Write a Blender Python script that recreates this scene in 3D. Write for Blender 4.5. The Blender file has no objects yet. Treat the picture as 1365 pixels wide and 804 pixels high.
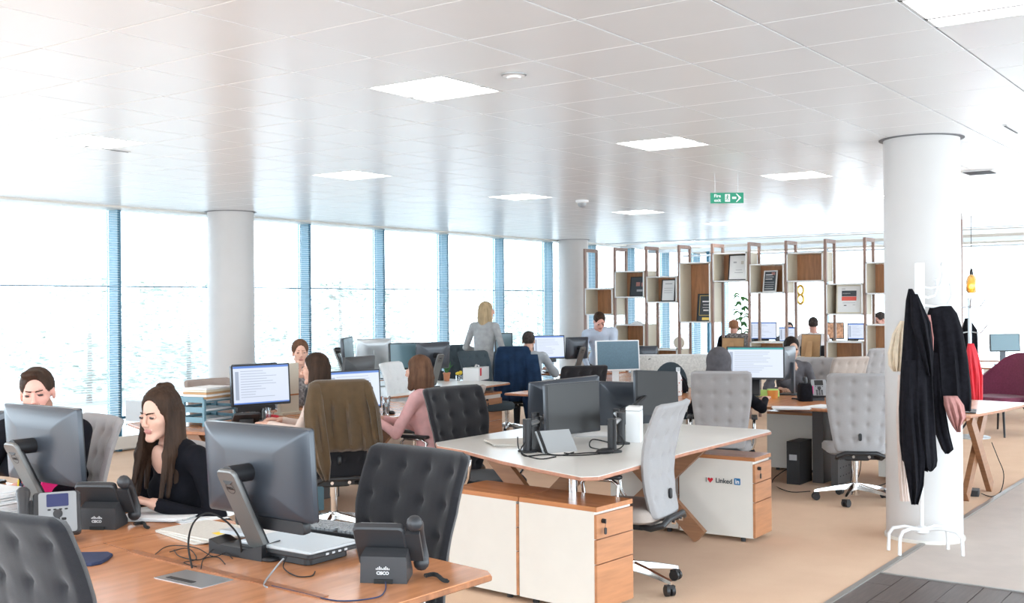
import bpy, math, random
import numpy as np
from mathutils import Vector, Matrix
random.seed(7)
PI = math.pi
SC = bpy.context.scene
COL = SC.collection

# ------------------------------------------------------------ camera, sky, lamps, exposure
F_PX, YAW, PITCH, ROLL, EYE, CEIL = 1479.2, .6243, .0028, -.0073, 1.62, 2.74
_cy, _sy, _cp, _sp = math.cos(YAW), math.sin(YAW), math.cos(PITCH), math.sin(PITCH)
FW = Vector((_cy*_cp, _sy*_cp, _sp)); RT0 = Vector((_sy, -_cy, 0)); UP0 = RT0.cross(FW)
_c, _s = math.cos(ROLL), math.sin(ROLL)
RT = RT0*_c + UP0*_s; UP = UP0*_c - RT0*_s
cam = bpy.data.cameras.new('camera'); cam_o = bpy.data.objects.new('camera', cam); COL.objects.link(cam_o)
cam.sensor_width = 36; cam.lens = F_PX/1365*36; cam.clip_start = .05; cam.clip_end = 300
m3 = Matrix((RT, UP, -FW)).transposed()
cam_o.matrix_world = Matrix.Translation((0, 0, EYE)) @ m3.to_4x4()
SC.camera = cam_o

world = bpy.data.worlds.new('sky'); SC.world = world; world.use_nodes = True
wn = world.node_tree.nodes; wl = world.node_tree.links
bg = wn['Background']
tc = wn.new('ShaderNodeTexCoord'); sx = wn.new('ShaderNodeSeparateXYZ'); cr = wn.new('ShaderNodeValToRGB')
wl.new(tc.outputs['Generated'], sx.inputs[0]); wl.new(sx.outputs['Z'], cr.inputs[0])
cr.color_ramp.elements[0].position = 0; cr.color_ramp.elements[0].color = (.82, .93, 1, 1)
cr.color_ramp.elements[1].position = .6; cr.color_ramp.elements[1].color = (.70, .86, 1, 1)
wl.new(cr.outputs[0], bg.inputs[0]); bg.inputs[1].default_value = 4.8
SC.view_settings.view_transform = 'Standard'; SC.view_settings.look = 'None'
SC.view_settings.exposure = .60; SC.view_settings.gamma = 1
SC.cycles.max_bounces = 7; SC.cycles.diffuse_bounces = 4; SC.cycles.glossy_bounces = 4
SC.cycles.transmission_bounces = 6; SC.cycles.transparent_max_bounces = 8
SC.cycles.sample_clamp_indirect = 8; SC.cycles.use_denoising = True
LAMP = 8.0

def at(px, py, z=None, D=None, X=None, Y=None):
    """point of the room seen at (px, py): on the plane z, or at a depth, or on the plane X or Y"""
    d = FW*F_PX + RT*(px-682.5) + UP*(402-py)
    if D is not None: t = D/F_PX
    elif X is not None: t = X/d.x
    elif Y is not None: t = Y/d.y
    else: t = (z-EYE)/d.z
    return Vector((0, 0, EYE)) + d*t

# ------------------------------------------------------------ materials
MATS = {}
def mat(key, col, rough=.5, metal=0., spec=.5, var=0., scale=8., stretch=(1, 1, 1), bump=0., bscale=200., emit=0., trans=0., alpha=1., sheen=0.):
    if key in MATS: return MATS[key]
    m = bpy.data.materials.new(key); m.use_nodes = True
    nt = m.node_tree; b = nt.nodes['Principled BSDF']
    c = (*col, 1) if len(col) == 3 else col
    b.inputs['Base Color'].default_value = c
    b.inputs['Roughness'].default_value = rough; b.inputs['Metallic'].default_value = metal
    b.inputs['Specular IOR Level'].default_value = spec
    if sheen: b.inputs['Sheen Weight'].default_value = sheen
    if trans: b.inputs['Transmission Weight'].default_value = trans
    if alpha < 1: b.inputs['Alpha'].default_value = alpha
    if emit:
        b.inputs['Emission Color'].default_value = c; b.inputs['Emission Strength'].default_value = emit
        b.inputs['Base Color'].default_value = tuple(v*.06 for v in c[:3])+(1,)
    tcn = nt.nodes.new('ShaderNodeTexCoord'); mp = nt.nodes.new('ShaderNodeMapping')
    nt.links.new(tcn.outputs['Object'], mp.inputs[0]); mp.inputs['Scale'].default_value = stretch
    if var:
        n = nt.nodes.new('ShaderNodeTexNoise'); n.inputs['Scale'].default_value = scale; n.inputs['Detail'].default_value = 4
        nt.links.new(mp.outputs[0], n.inputs['Vector'])
        r = nt.nodes.new('ShaderNodeValToRGB')
        r.color_ramp.elements[0].position = .3; r.color_ramp.elements[1].position = .7
        r.color_ramp.elements[0].color = tuple(max(0, v*(1-var)) for v in c[:3])+(1,)
        r.color_ramp.elements[1].color = tuple(min(1, v*(1+var)) for v in c[:3])+(1,)
        nt.links.new(n.outputs['Fac'], r.inputs[0]); nt.links.new(r.outputs[0], b.inputs['Emission Color' if emit else 'Base Color'])
    if bump:
        n2 = nt.nodes.new('ShaderNodeTexNoise'); n2.inputs['Scale'].default_value = bscale
        nt.links.new(mp.outputs[0], n2.inputs['Vector'])
        bp = nt.nodes.new('ShaderNodeBump'); bp.inputs['Strength'].default_value = bump; bp.inputs['Distance'].default_value = .002
        nt.links.new(n2.outputs['Fac'], bp.inputs['Height']); nt.links.new(bp.outputs[0], b.inputs['Normal'])
    MATS[key] = m
    return m
M = lambda k: MATS[k]
mat('white_laminate', (.70, .665, .61), .35, var=.02)
mat('desk_white', (.72, .70, .66), .28, var=.02, scale=3)
mat('desk_edge', (.42, .19, .12), .5, var=.15, scale=20)
mat('cherry', (.46, .19, .08), .24, var=.16, scale=3, stretch=(9, 1.1, 9))
mat('drawer_wood', (.44, .19, .085), .42, var=.16, scale=3, stretch=(1.2, 9, 12))
mat('cherry_x', (.55, .235, .105), .24, var=.16, scale=3, stretch=(1.2, 9, 12))
mat('cherry_dark', (.33, .125, .05), .42, var=.25, scale=4, stretch=(8, 8, 1))
mat('oak', (.27, .125, .06), .4, var=.16, scale=4, stretch=(1, 1, 12))
mat('walnut', (.27, .17, .135), .5, var=.2, scale=5, stretch=(9, 9, 1))
mat('shelf_back', (.42, .19, .085), .5, var=.2, scale=4, stretch=(8, 8, 1))
mat('cream', (.68, .62, .50), .5, var=.02)
mat('charcoal_fabric', (.0145, .014, .017), .95, spec=.25, var=.10, scale=90, bump=.5, bscale=500, sheen=.25)
mat('grey_fabric', (.33, .315, .315), .95, spec=.2, var=.02, scale=90, bump=.5, bscale=500, sheen=.1)
mat('beige_fabric', (.38, .32, .285), .95, spec=.2, var=.02, scale=90, bump=.5, bscale=500)
mat('pale_fabric', (.68, .70, .71), .95, var=.02, scale=60, bump=.4, bscale=500)
mat('slate_fabric', (.055, .075, .09), .95, spec=.3, var=.06, scale=60, bump=.5, bscale=500)
mat('plum_fabric', (.16, .025, .06), .95, var=.15, scale=50, bump=.4, bscale=500, sheen=.2)
mat('chrome', (.75, .74, .73), .14, 1.)
mat('steel', (.45, .46, .47), .35, .9)
mat('black_plastic', (.012, .012, .014), .45)
mat('phone_grey', (.030, .030, .033), .45, bump=.1)
mat('phone_silver', (.30, .31, .32), .4, .3)
mat('monitor_grey', (.048, .055, .068), .30, .2)
mat('monitor_silver', (.50, .53, .55), .35, .5)
mat('arm_silver', (.20, .20, .195), .42, .5)
mat('screen_off', (.016, .015, .015), .4)
mat('screen_teal', (.13, .22, .26), .3)
mat('screen_dust', (.06, .13, .18), .35, var=.12, scale=90)
mat('rubber', (.012, .012, .012), .8)
mat('paper', (.82, .82, .82), .8, var=.03)
mat('newsprint', (.60, .57, .52), .85, var=.10, scale=120, stretch=(1, 3, 1))
mat('kraft', (.50, .30, .15), .8, var=.1)
mat('white_metal', (.72, .72, .72), .3)
mat('white_plastic', (.80, .80, .80), .4)
mat('emblem', (.70, .71, .72), .4)
mat('pink', (.85, .04, .28), .6); mat('red', (.62, .015, .03), .6, var=.1); mat('yellow', (.85, .6, .05), .6)
mat('orange', (.75, .28, .05), .6); mat('lime', (.5, .75, .2), .6); mat('sticky_green', (.35, .8, .5), .7)
mat('navy', (.018, .03, .085), .7, var=.15, scale=60, bump=.4, bscale=600)
mat('jacket_navy', (.012, .032, .075), .9, spec=.2, var=.25, scale=10, bump=.5)
mat('cord_brown', (.085, .050, .021), .95, var=.12, scale=16, bump=.6, bscale=350, sheen=.3)
mat('black_cloth', (.007, .0065, .009), .95, spec=.15, var=.3, scale=40, bump=.5)
mat('dusty_pink', (.42, .19, .17), .85, var=.1, scale=30)
mat('beige_cloth', (.66, .54, .40), .85, var=.1, scale=30)
mat('teal_tray', (.12, .24, .30), .4)
mat('leaf', (.06, .19, .05), .6, var=.4, scale=9); mat('terracotta', (.5, .2, .1), .7)
mat('glass', (.95, .98, 1), .03, trans=1.)
mat('amber_glass', (.9, .55, .12), .15, trans=.5)
mat('frame_blue', (.035, .14, .22), .4)
mat('reveal_blue', (.16, .30, .38), .35)
mat('metal_panel', (.09, .085, .085), .5, .4)
mat('blind', (.86, .90, .93), .6)
mat('gold', (.75, .5, .12), .35, .8)
mat('red_print', (.75, .12, .09), .6); mat('dark_print', (.04, .05, .06), .5); mat('grey_print', (.45, .45, .47), .6)
mat('exit_green', (.0, .27, .15), .4, emit=.8)
mat('link_blue', (.02, .16, .35), .5)
mat('lamp_white', (1, .98, .95), .5, emit=LAMP)
mat('bulb', (1, .8, .45), .5, emit=14)
mat('screen_ui', (.78, .85, 1), .4, emit=.60)
mat('ui_bar', (.10, .22, .62), .4, emit=.7); mat('ui_teal', (.03, .38, .38), .4, emit=.6)
mat('ui_line', (.45, .52, .66), .4, emit=.55); mat('ui_photo', (.55, .30, .18), .4, emit=.6, var=.6, scale=25)
mat('lcd_blue', (.10, .13, .40), .3, emit=.25)

# ------------------------------------------------------------ mesh builder
class MB:
    def __init__(s): s.v = []; s.f = []
    def add(s, vs, fs, mtx=None):
        o = len(s.v)
        s.v += [tuple(mtx @ Vector(p)) for p in vs] if mtx is not None else [tuple(p) for p in vs]
        s.f += [tuple(i+o for i in f) for f in fs]; return s
    def box(s, c, d, mtx=None):
        x, y, z = c; a, b, e = d[0]/2, d[1]/2, d[2]/2
        vs = [(x+i*a, y+j*b, z+k*e) for k in (-1, 1) for j in (-1, 1) for i in (-1, 1)]
        return s.add(vs, [(0, 2, 3, 1), (4, 5, 7, 6), (0, 1, 5, 4), (2, 6, 7, 3), (0, 4, 6, 2), (1, 3, 7, 5)], mtx)
    def loft(s, rings, mtx=None, caps=True):
        n = len(rings[0]); vs = [p for r in rings for p in r]; fs = []
        for k in range(len(rings)-1):
            for i in range(n):
                j = (i+1) % n; fs.append((k*n+i, k*n+j, (k+1)*n+j, (k+1)*n+i))
        if caps:
            fs.append(tuple(range(n))[::-1]); fs.append(tuple((len(rings)-1)*n+i for i in range(n)))
        return s.add(vs, fs, mtx)
    def prism(s, poly, z0, z1, bev=0., mtx=None):
        """outline in xy extruded in z, with a small chamfer"""
        if bev:
            cx = sum(p[0] for p in poly)/len(poly); cy = sum(p[1] for p in poly)/len(poly)
            def sh(q, d):
                r = []
                for (x, y) in q:
                    l = math.hypot(x-cx, y-cy) or 1; r.append((x-(x-cx)/l*d, y-(y-cy)/l*d))
                return r
            i = sh(poly, bev)
            rings = [[(x, y, z0) for x, y in i], [(x, y, z0+bev) for x, y in poly], [(x, y, z1-bev) for x, y in poly], [(x, y, z1) for x, y in i]]
        else: rings = [[(x, y, z0) for x, y in poly], [(x, y, z1) for x, y in poly]]
        return s.loft(rings, mtx)
    def cyl(s, p0, p1, r0, r1=None, n=12, mtx=None):
        p0, p1 = Vector(p0), Vector(p1); r1 = r0 if r1 is None else r1
        return s.tube([p0, p1], [r0, r1], n, mtx)
    def tube(s, pts, r, n=8, mtx=None, flat=1.):
        pts = [Vector(p) for p in pts]; rr = r if isinstance(r, (list, tuple)) else [r]*len(pts)
        rings = []; prev = None
        for i, p in enumerate(pts):
            t = (pts[min(i+1, len(pts)-1)]-pts[max(i-1, 0)]).normalized()
            if prev is None:
                a = Vector((0, 0, 1)) if abs(t.z) < .9 else Vector((1, 0, 0)); u = t.cross(a).normalized()
            else: u = (prev - t*prev.dot(t)).normalized()
            prev = u; w = t.cross(u)
            rings.append([tuple(p+u*math.cos(k*2*PI/n)*rr[i]+w*math.sin(k*2*PI/n)*rr[i]*flat) for k in range(n)])
        return s.loft(rings, mtx)
    def lathe(s, prof, n=20, c=(0, 0, 0), mtx=None):
        return s.loft([[(c[0]+r*math.cos(k*2*PI/n), c[1]+r*math.sin(k*2*PI/n), c[2]+z) for k in range(n)] for r, z in prof], mtx)
    def ball(s, c, r, n=12, m=8, mtx=None):
        r = r if isinstance(r, (tuple, list)) else (r, r, r)
        return s.loft([[(c[0]+r[0]*math.sin(a)*math.cos(k*2*PI/n), c[1]+r[1]*math.sin(a)*math.sin(k*2*PI/n), c[2]+r[2]*math.cos(a)) for k in range(n)] for a in [PI-(.02+(PI-.04)*i/m) for i in range(m+1)]], mtx)
    def build(s, name, material, parent=None, mtx=None, smooth=True, ang=38):
        me = bpy.data.meshes.new(name); me.from_pydata(s.v, [], s.f); me.update()
        if smooth:
            me.polygons.foreach_set('use_smooth', [True]*len(me.polygons)); me.set_sharp_from_angle(angle=math.radians(ang))
        mm = M(material) if isinstance(material, str) else material
        me.materials.append(mm)
        o = bpy.data.objects.new(name, me); COL.objects.link(o)
        if parent: o.parent = parent
        if mtx is not None: o.matrix_local = mtx
        return o

def rrect(w, h, r, n=4, cx=0, cy=0):
    p = []
    for (sx_, sy_, a0) in ((1, 1, 0), (-1, 1, 90), (-1, -1, 180), (1, -1, 270)):
        for k in range(n+1):
            a = math.radians(a0+90*k/n); p.append((cx+sx_*(w/2-r)+r*math.cos(a), cy+sy_*(h/2-r)+r*math.sin(a)))
    return p
UPR = Matrix(((1, 0, 0, 0), (0, 0, -1, 0), (0, 1, 0, 0), (0, 0, 0, 1)))   # xy outline -> xz upright, extrusion z -> -y
def T(x, y, z): return Matrix.Translation((x, y, z))
def R(a, ax='Z'): return Matrix.Rotation(math.radians(a), 4, ax)

def thing(name, label, cat, loc=(0, 0, 0), rot=0, group=None):
    o = bpy.data.objects.new(name, None); COL.objects.link(o); o.empty_display_size = .1
    o.location = loc; o.rotation_euler = (0, 0, math.radians(rot))
    o['label'] = label; o['category'] = cat
    if group: o['group'] = group
    return o
def tag(o, label, cat, group=None, loc=None, rot=None):
    o['label'] = label; o['category'] = cat
    if group: o['group'] = group
    if loc is not None: o.location = loc
    if rot is not None: o.rotation_euler = (0, 0, math.radians(rot))
    return o
def struct(o): o['kind'] = 'structure'; return o
KIDS = {}
def dup(root, loc, rot, label, group=None):
    def cp(o, par):
        c = o.copy(); COL.objects.link(c)
        if par: c.parent = par
        for ch in [k for k in o.children]: cp(ch, c)
        return c
    r = cp(root, None); r.location = loc; r.rotation_euler = (0, 0, math.radians(rot)); r['label'] = label
    if group: r['group'] = group
    return r
def text(s, size, material, parent, mtx, name='lettering', ext=.0006, bold=0.):
    cu = bpy.data.curves.new(name, 'FONT'); cu.body = s; cu.size = size; cu.align_x = 'CENTER'; cu.align_y = 'CENTER'; cu.extrude = ext; cu.offset = bold
    cu.resolution_u = 3
    t = bpy.data.objects.new(name, cu); COL.objects.link(t)
    bpy.context.view_layer.update()
    me = bpy.data.meshes.new_from_object(t.evaluated_get(bpy.context.evaluated_depsgraph_get()))
    bpy.data.objects.remove(t); me.materials.clear(); me.materials.append(M(material)); me.name = name
    o = bpy.data.objects.new(name, me); COL.objects.link(o)
    if parent: o.parent = parent
    o.matrix_local = mtx
    return o
# ------------------------------------------------------------ the room
def floor_mat():
    m = mat('carpet', (.50, .355, .225), .95, spec=.15, bump=.5, bscale=300)
    nt = m.node_tree; b = nt.nodes['Principled BSDF']
    tcn = nt.nodes.new('ShaderNodeTexCoord')
    n = nt.nodes.new('ShaderNodeTexNoise'); n.inputs['Scale'].default_value = 2.2; n.inputs['Detail'].default_value = 8
    n3 = nt.nodes.new('ShaderNodeTexNoise'); n3.inputs['Scale'].default_value = 180
    r = nt.nodes.new('ShaderNodeValToRGB'); r.color_ramp.elements[0].position = .35; r.color_ramp.elements[1].position = .7
    r.color_ramp.elements[0].color = (.76, .52, .365, 1); r.color_ramp.elements[1].color = (.82, .58, .41, 1)
    mx = nt.nodes.new('ShaderNodeMixRGB'); mx.blend_type = 'MULTIPLY'; mx.inputs[0].default_value = .22
    nt.links.new(tcn.outputs['Object'], n.inputs['Vector']); nt.links.new(tcn.outputs['Object'], n3.inputs['Vector'])
    nt.links.new(n.outputs['Fac'], r.inputs[0]); nt.links.new(r.outputs[0], mx.inputs[1]); nt.links.new(n3.outputs['Fac'], mx.inputs[2])
    nt.links.new(mx.outputs[0], b.inputs['Base Color'])
    return m
floor_mat()
mat('walk_carpet', (.50, .42, .37), .6, spec=.5, var=.05, scale=5, bump=.25, bscale=300)
mat('plank', (.075, .052, .046), .4, var=.25, scale=4, stretch=(1.2, 14, 1))
mat('strip', (.35, .33, .31), .35, .7)
EDGE = 2.12
fl = struct(MB().box((10, 7.13, -.05), (30, 10.0, .1)).build('floor', 'carpet', smooth=False))
# plain carpet south of the trim, then dark planks near the camera
MB().box((15.83, -1.45, -.05), (18.34, 7.1, .1)).build('walkway_carpet', 'walk_carpet', fl, smooth=False)
MB().box((10, EDGE, .002), (30, .035, .012)).build('edging_strip', 'strip', fl, smooth=False)
MB().box((6.655, -1.45, .002), (.02, 7.1, .01)).build('edging_strip', 'strip', fl, smooth=False)
MB().box((.8, -1.45, -.06), (11.7, 7.1, .09)).build('subfloor', 'plank', fl, smooth=False)
pl_me = None; yy = EDGE-.09; k = 0
while yy > -1.2:
    xx = 6.64-(.25+(k*.37 % .9))
    edge = 6.64
    while edge > 2.2:
        x0 = xx if edge == 6.64 else edge-1.2
        L = edge-x0-.004
        o = MB().box((0, 0, -.0075), (L, .144, .02)).build('floor_plank', 'plank', fl, smooth=False)
        o.location = ((edge+x0)/2, yy, -.001*((k*7) % 3)); edge = x0
    yy -= .148; k += 1
# ceiling: tiles are parts
XL = [4.2+.5*i for i in range(-12, 28)]
YL = [.69-.55*i for i in range(6, 0, -1)] + [.69, 1.24, 1.79, 2.34, 2.89, 3.44+0.0] + [3.44+.5*i for i in range(1, 15)] + [10.84]
mat('ceiling_paint', (.84, .838, .84), .27, spec=.9, var=.012, scale=1.5)
mat('ceiling_joint', (.16, .16, .17), .6)
ceil = struct(MB().box(((XL[0]+XL[-1])/2, (YL[0]+YL[-1])/2, CEIL+.06), (XL[-1]-XL[0], YL[-1]-YL[0], .08)).build('ceiling', 'ceiling_joint', smooth=False))
LIGHTS = [(x, y) for y in (3.44, 6.44) for x in (1.7, 4.2, 6.7, 9.2, 11.7, 14.2)] + [(4.2, .69)]
def islight(x, y): return any(abs(x-a) < .05 and abs(y-b) < .05 for a, b in LIGHTS)
tiles = []
for i in range(len(XL)-1):
    for j in range(len(YL)-1):
        x0, x1, y0, y1 = XL[i], XL[i+1], YL[j], YL[j+1]
        if islight(x0, y0): continue
        c = Vector(((x0+x1)/2, (y0+y1)/2, CEIL)); d = c-Vector((0, 0, EYE)); dep = d.dot(FW)
        vis = dep > .8 and abs(d.dot(RT)/dep) < .55 and abs(d.dot(UP)/dep) < .33
        tiles.append((0 if vis else 1, dep if dep > 0 else 99, x0, x1, y0, y1))
tiles.sort(); tmesh = {}; rest = MB()
def tile_mb(w, h):
    g = .004; b = .0015
    p = [(-w/2+g, -h/2+g), (w/2-g, -h/2+g), (w/2-g, h/2-g), (-w/2+g, h/2-g)]
    q = [(-w/2+g+b, -h/2+g+b), (w/2-g-b, -h/2+g+b), (w/2-g-b, h/2-g-b), (-w/2+g+b, h/2-g-b)]
    return MB().loft([[(x, y, 0) for x, y in q], [(x, y, b) for x, y in p], [(x, y, .022) for x, y in p]])
for n, (v, dep, x0, x1, y0, y1) in enumerate(tiles):
    w, h = round(x1-x0, 3), round(y1-y0, 3)
    if n < 300 and v == 0:
        if (w, h) not in tmesh:
            o = tile_mb(w, h).build('ceiling_tile', 'ceiling_paint', ceil, smooth=False); tmesh[(w, h)] = o.data
        else: o = bpy.data.objects.new('ceiling_tile', tmesh[(w, h)]); COL.objects.link(o); o.parent = ceil
        o.location = ((x0+x1)/2, (y0+y1)/2, CEIL)
    else:
        t = tile_mb(w, h); rest.add(t.v, t.f, T((x0+x1)/2, (y0+y1)/2, CEIL))
o = rest.build('ceiling_tile_rest', 'ceiling_paint', ceil, smooth=False); o['kind'] = 'stuff'
# ceiling lights: one root, copies
li = None
WHERE = {(4.2, 3.44): 'square ceiling light nearest the camera, beside the small round detector', (6.7, 3.44): 'square ceiling light up and left of the exit sign, second of the middle row',
         (9.2, 3.44): 'square ceiling light just right of the exit sign, third of the middle row', (4.2, .69): 'square ceiling light at the top right corner of the picture',
         (11.7, 3.44): 'small far ceiling light touching the left edge of the big white column', (4.2, 6.44): 'pale ceiling light above the leftmost blue mullion windows',
         (6.7, 6.44): 'pale ceiling light above the third window, left half of the ceiling', (9.2, 6.44): 'pale ceiling light left of the dome detector',
         (11.7, 6.44): 'far pale ceiling light right of the dome detector', (1.7, 3.44): 'ceiling light cut by the top left corner of the picture'}
for (x, y) in LIGHTS:
    lab = WHERE.get((x, y), None)
    if lab is None: lab = {(14.2, 3.44): 'farthest small ceiling light over the shelves, right of the exit sign', (14.2, 6.44): 'farthest pale ceiling light above the left half of the shelves', (1.7, 6.44): 'ceiling light over the leftmost window, outside the picture'}[(x, y)]
    h = .5 if y > 3 else .55
    if li is None or li[1] != h:
        r = thing('ceiling_light', lab, 'ceiling light', (x+.25, y+h/2, CEIL), 0, 'recessed ceiling lights')
        m = MB()
        for (cx, cy, sx_, sy_) in ((-.244, 0, .012, h), (.244, 0, .012, h), (0, -h/2+.006, .5, .012), (0, h/2-.006, .5, .012), (.09, 0, .026, h)): m.box((cx, cy, .01), (sx_, sy_, .02))
        m.build('light_frame', 'white_metal', r, smooth=False)
        MB().box((-.079, 0, .012), (.318, h-.024, .006)).build('diffuser', 'lamp_white', r, smooth=False)
        MB().box((.169, 0, .012), (.138, h-.024, .006)).build('diffuser', 'lamp_white', r, smooth=False)
        li = (r, h)
    else: r = dup(li[0], (x+.25, y+h/2, CEIL), 0, lab)
# column rings and columns
mat('column_paint', (.54, .515, .50), .45, var=.01)
def column(x, y, r):
    o = struct(MB().lathe([(r, 0), (r, CEIL)], 48).build('column', 'column_paint')); o.location = (x, y, 0)
    MB().lathe([(r+.004, CEIL-.006), (r+.03, CEIL-.004), (r+.03, CEIL+.0), (r, CEIL+.001)], 48).build('trim_ring', 'ceiling_joint', o)
    MB().lathe([(r+.001, .0), (r+.012, .0), (r+.012, .02), (r+.001, .022)], 48).build('base_ring', 'white_laminate', o)
    return o
column(7.86, 2.175, .25)
column(8.72, 10.38, .27); column(16.35, 10.45, .26)
# window wall: mullions, glass, blinds
WY = 10.84; MX = [7.55+1.463*k for k in range(-4, 12)]
wall = struct(MB().box(((MX[0]+MX[-1])/2, WY+.25, .01), (MX[-1]-MX[0], .3, .06)).build('wall_windows', 'white_laminate', smooth=False))
MB().box(((MX[0]+MX[-1])/2, WY+.02, CEIL+.03), (MX[-1]-MX[0], .4, .1)).build('window_head', 'white_laminate', wall, smooth=False)
MB().box(((MX[0]+MX[-1])/2, WY+.05, .10), (MX[-1]-MX[0], .10, .14)).build('floor_trunking', 'white_laminate', wall, smooth=False)
slat_me = None
for n in range(len(MX)-1):
    x0, x1 = MX[n], MX[n+1]
    w = struct(MB().box((0, WY+.14, CEIL/2), (.045, .20, CEIL)).build('window_%d' % (n+1), 'frame_blue', smooth=False)); w.location = (x1, 0, 0)
    MB().box((-.0245, WY+.14, CEIL/2), (.004, .21, CEIL-.01)).build('reveal_panel', 'reveal_blue', w, smooth=False)
    MB().box((-.7315, WY+.20, CEIL/2), (1.40, .008, CEIL-.02)).build('pane', 'glass', w, smooth=False)
    MB().box((-.7315, WY+.21, .36), (1.42, .03, .03)).box((-.7315, WY+.21, 1.86), (1.42, .02, .014)).build('transom', 'frame_blue', w, smooth=False)
    if slat_me is None:
        m = MB(); z = 2.70; kk = 0
        tilt = math.radians(12)
        while z > .32:
            a, b = .0125*math.cos(tilt), .0125*math.sin(tilt)
            m.add([(-1.405, -a, z-b), (-.02, -a, z-b), (-.02, a, z+b), (-1.405, a, z+b)], [(0, 1, 2, 3)]); z -= .027; kk += 1
        s_ = m.build('blind_slats', 'blind', w, smooth=False); s_['kind'] = 'stuff'; slat_me = s_.data
        mc = MB()
        for cx in (-1.25, -.72, -.18): mc.cyl((cx, 0, 2.72), (cx, 0, .3), .0015, n=4)
        mc.box((-.7125, 0, .3), (1.39, .025, .018))
        c_ = mc.build('blind_rail', 'blind', w, smooth=False); rail_me = c_.data
    else:
        s_ = bpy.data.objects.new('blind_slats', slat_me); COL.objects.link(s_); s_.parent = w; s_['kind'] = 'stuff'
        c_ = bpy.data.objects.new('blind_rail', rail_me); COL.objects.link(c_); c_.parent = w
    s_.location = (0, WY+.015, 0); c_.location = (0, WY+.015, 0)
# outside: pale ground and a row of young trees beyond the glass
mat('paving', (.55, .55, .54), .9, var=.05); mat('leaf_pale', (.34, .38, .32), .8, var=.3, scale=2); mat('bark', (.35, .31, .28), .9, var=.2)
struct(MB().box((15, 31, -.25), (90, 39.2, .1)).build('ground', 'paving', smooth=False))
rng = random.Random(3); leafmesh = []
for k in range(3):
    m = MB()
    for q in range(2200):
        a = rng.random()*2*PI; rr = rng.random()**.5*2.1; z = .2+rng.random()*2.2
        rr *= math.sqrt(max(.05, 1-((z-1.3)/1.2)**2))
        c = Vector((rr*math.cos(a), rr*math.sin(a), z)); mt = T(*c) @ R(rng.random()*360) @ R(rng.random()*70-35, 'X')
        m.add([(-.09, 0, 0), (0, -.05, .01), (.10, 0, 0), (0, .05, .01)], [(0, 1, 2, 3)], mt)
    leafmesh.append(m)
tr0 = []
TREES = [(12.5, 19), (16, 20.5), (19.5, 19.2), (23, 21), (26.5, 19.5), (30, 20.6), (33, 19), (37, 21)]
for k, (x, y) in enumerate(TREES):
    lab = 'pale young street tree outside the blinds, %s' % ['nearest the left column', 'right of the left column', 'behind the middle windows', 'beyond the teal monitors', 'behind the blonde woman', 'left of the far window column', 'behind the shelf start', 'farthest down the street'][k]
    if k < 3:
        r = thing('street_tree', lab, 'tree', (x, y, -.2), 40*k, 'street trees outside')
        mt = MB(); mt.tube([(0, 0, 0), (.02, 0, 1.2), (0, .03, 2.6), (.02, 0, 3.6)], [.06, .05, .035, .01])
        for q in range(7):
            a = q*.9; mt.tube([(0, 0, 1.7+q*.2), (.5*math.cos(a), .5*math.sin(a), 2.2+q*.2), (.9*math.cos(a), .9*math.sin(a), 2.5+q*.2)], [.02, .012, .005], 5)
        mt.build('trunk', 'bark', r); f = leafmesh[k].build('foliage', 'leaf_pale', r, smooth=False); f['kind'] = 'stuff'
        tr0.append(r)
    else: dup(tr0[k % 3], (x, y, -.2), 77*k, lab)
# far end: glazed partition past the shelves and the end windows
fx = 22.0
far = struct(MB().box((fx+.1, 4.2, 2.9), (.2, 13.4, .4)).build('wall_end', 'white_laminate', smooth=False))
MB().box((fx+.1, 4.2, .2), (.2, 13.4, .5)).build('sill_panel', 'white_laminate', far, smooth=False)
for k, yv in enumerate([-2.4, .2, 2.8, 5.4, 8.0, 10.6]):
    w = struct(MB().box((0, 0, 1.5), (.16, .06, 2.6)).build('window_%d' % (20+k), 'frame_blue', smooth=False)); w.location = (fx+.05, yv, 0)
    if k: MB().box((.02, -1.3, 1.55), (.01, 2.5, 2.4)).build('pane', 'glass', w, smooth=False)
# soffit at the end of the tiled ceiling with its rails
b_ = struct(MB().box((17.85, 4.2, CEIL+.04), (.16, 13.2, .10)).build('trim_1', 'steel', smooth=False))
MB().box((20.0, 4.2, CEIL+.32), (4.2, 13.4, .1)).build('soffit', 'ceiling_paint', b_, smooth=False)
for (x, z, t) in ((18.6, 2.72, .05), (19.7, 2.66, .05), (21.2, 2.62, .03)): MB().box((x, 4.2, z), (t, 13.2, t*1.3)).build('rail', 'steel', b_, smooth=False)
# partition post right of the big column
p_ = struct(MB().box((0, 0, 1.37), (.05, .05, 2.74)).build('trim_2', 'walnut', smooth=False)); p_.location = at(1281, 400, D=15.2).xy.to_3d()
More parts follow.
